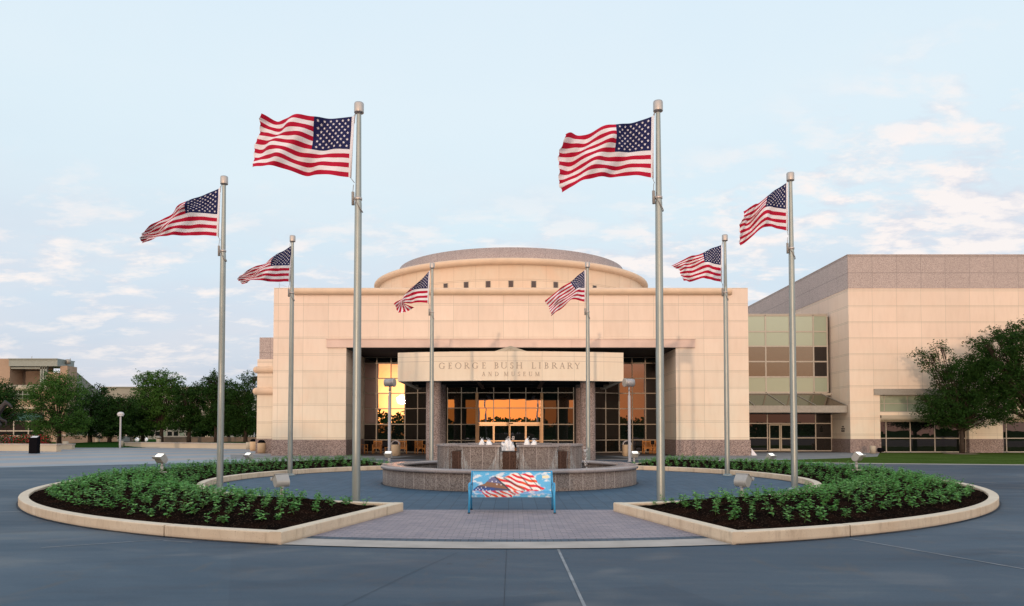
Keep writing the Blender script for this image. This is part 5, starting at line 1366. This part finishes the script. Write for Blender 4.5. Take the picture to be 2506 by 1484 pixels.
for q_ in range(14):
    Mx=Matrix.Translation((rr_.uniform(-2.4,1.8),rr_.uniform(-.5,.5),rr_.uniform(.2,1.1)))@Matrix.Rotation(rr_.uniform(0,3),4,Vector((rr_.random(),rr_.random(),rr_.random())))
    k.box(-.5,.5,-.2,.2,-.6,.6,0,Mx)
k.build('rubble',M['rubble'],sp_,False)
x,y=G(327.5,1078); k=MB(); k.lathe([(0,0),(.14,0),(.14,.5),(.18,.52),(.18,.6),(.1,.75),(0,.8)],x,y,14); o=k.build('fire_hydrant',M['yellow']); tag(o,'tiny yellow hydrant beyond the retaining wall','hydrant')

M['glass_far']=glass('far_glass',.025,base=(.010,.014,.014))
# building A: tan academic building at far left
A_Y=112.0
ba=thing('academic_building','tan stone building with roof terrace and long sloping roof at far left','building',(-80,A_Y,0))
def aX(px): return W(px,1000,A_Y)[0]
def aZ(py): return W(60,py,A_Y)[1]
ztop=aZ(878)
k=MB()
k.box(aX(-260),aX(22),A_Y,A_Y+5,0,ztop)
k.box(aX(22),aX(112),A_Y,A_Y+5,0,aZ(944)); k.box(aX(112),aX(140),A_Y,A_Y+4,0,aZ(912)); k.box(aX(140),aX(158),A_Y+.5,A_Y+3,0,aZ(895))
k.build('wall',M['tanstone'],ba)
k=MB(); xx=aX(157); xe=W(245,1000,A_Y+8)[0]
P=[(aX(158),A_Y+.6,0),(W(236,1000,A_Y+10)[0],A_Y+10,0),(W(236,1000,A_Y+10)[0],A_Y+10,W(236,957,A_Y+10)[1]),(aX(158),A_Y+.6,aZ(895))]
k.add(P+[(p[0],p[1]+.6,p[2]) for p in P],[(0,1,2,3),(3,2,6,7),(1,5,6,2)]); k.build('side_wall',M['shadestone'],ba)
k=MB(); k.box(aX(22),aX(141),A_Y-.3,A_Y+4,aZ(897),aZ(884)+.2); k.box(aX(22),aX(141),A_Y-.5,A_Y+4.2,aZ(884)+.2,aZ(884)+.35); k.build('roof',M['roofmetal'],ba)
k=MB(); k.box(aX(22),aX(96),A_Y+3,A_Y+3.3,aZ(944),aZ(897)); k.build('terrace_back_wall',M['brickw'],ba)
k=MB()
for px in (97,103,109): k.box(aX(px)-.12,aX(px)+.12,A_Y+.1,A_Y+.5,aZ(944),aZ(897))
k.box(aX(22),aX(112),A_Y+.1,A_Y+.5,aZ(903),aZ(899)); k.build('terrace_column',M['roofmetal'],ba)
k=MB(); k.tube([(aX(-200),A_Y-.1,aZ(950)),(aX(140),A_Y-.1,aZ(950))],.45,12); k.build('cornice',M['palestone'],ba)
xs=[aX(p) for p in (22,33,45,56,68,84)]
grid_window('upper_window',ba,xs,[aZ(976),aZ(966),aZ(956)],A_Y-.08,M['roofmetal'],M['glass_far'],.15)
grid_window('ground_window',ba,[aX(p) for p in (-40,0,36,72,108)],[aZ(1067),aZ(1055),aZ(1030)],A_Y-.08,M['mullion_pale'],M['glass_far'],.16)
k=MB(); k.box(aX(-40),aX(108),A_Y-.15,A_Y-.02,aZ(1030),aZ(1010)); k.build('teal_spandrel',M['teal'],ba)
k=MB(); k.box(aX(-200),aX(113),A_Y-.4,A_Y-.02,aZ(1072),aZ(1067)); k.box(aX(-200),aX(113),A_Y-.3,A_Y-.02,aZ(1001),aZ(996)); k.build('string_course',M['palestone'],ba)
k=MB(); k.tube([(aX(145),A_Y+2,aZ(905)+1),(aX(145),A_Y+2,aZ(888))],.12,8); k.tube([(aX(145),A_Y+2,aZ(888)),(aX(145),A_Y+2,aZ(877))],.35,10); k.tube([(aX(150),A_Y+2,aZ(905)+1),(aX(150),A_Y+2,aZ(874))],.05,6); k.tube([(aX(54),A_Y+2,aZ(884)),(aX(54),A_Y+2,aZ(869))],.04,5); k.build('antenna',M['greymetal'],ba)
# building B: pale hall behind the trees with name on its wall
B_Y=150.0
bb=thing('lecture_hall','pale stone hall behind the trees with carved name on its blank wall','building',(-60,B_Y,0))
def bX(px): return W(px,1000,B_Y)[0]
def bZ(py): return W(300,py,B_Y)[1]
k=MB(); k.box(bX(246),bX(520),B_Y,B_Y+30,bZ(1032),bZ(949)); k.box(bX(484),bX(521),B_Y-1,B_Y+29,0,bZ(1042)); k.box(bX(230),bX(276),B_Y-1,B_Y+29,0,bZ(1042)); k.box(bX(246),bX(520),B_Y+2,B_Y+29,-1,bZ(1032)+.5); k.build('wall',M['palestone'],bb)
k=MB(); k.box(bX(246)-.2,bX(520)+.2,B_Y-.2,B_Y+30.2,bZ(949),bZ(947)); k.build('coping',M['palestone'],bb)
grid_window('glazed_front',bb,[bX(276+15*i) for i in range(15)]+[bX(484)],[0,bZ(1069),bZ(1055),bZ(1040)],B_Y-.3,M['mullion_pale'],M['glass_mid'],.3,glassmap=lambda i,j:M['glass_green'] if (i+j)%3==0 else M['glass_far'])
tx=bpy.data.curves.new('carved_name','FONT'); tx.body='Robe'; tx.size=1.75; tx.extrude=.03; tx.space_character=1.15
to=bpy.data.objects.new('tmp',tx); col.objects.link(to)
bpy.context.view_layer.update()
dg=bpy.context.evaluated_depsgraph_get(); tm=bpy.data.meshes.new_from_object(to.evaluated_get(dg)); bpy.data.objects.remove(to)
tm.materials.clear(); tm.materials.append(M['letter'])
no=bpy.data.objects.new('carved_name',tm); col.objects.link(no); no.parent=bb; no.rotation_euler=(PI/2,0,0); no.location=(bX(298)+60,-.06,bZ(978))
# far backdrop of trees beyond everything
lv=MB(); rt=random.Random(77)
for k in range(60):
    x=-210+k*6.2; y=190+rt.uniform(-8,8); hgt=rt.uniform(6,9.5)
    if x>-20: break
    for q_ in range(380):
        d=Vector((rt.gauss(0,1),rt.gauss(0,1),rt.gauss(0,1))).normalized()*rt.random()**.4
        o=Vector((x+d.x*6,y+d.y*3,hgt*.5+d.z*hgt*.5)); a=Vector((rt.uniform(-1,1),rt.uniform(-.4,.4),rt.uniform(-1,1))).normalized(); b=a.cross(Vector((0,1,0))).normalized(); s=rt.uniform(.8,1.5); n0=len(lv.v)
        lv.v+=[tuple(o),tuple(o+a*s*.5+b*s*.4),tuple(o+a*s),tuple(o+a*s*.5-b*s*.4)]; lv.f.append((n0,n0+1,n0+2,n0+3)); lv.m.append(0); lv.sm.append(False)
o=lv.build('distant_woodland',M['leaf_d']); tag(o,'far dark woodland along the horizon at left','woodland',None,'stuff')
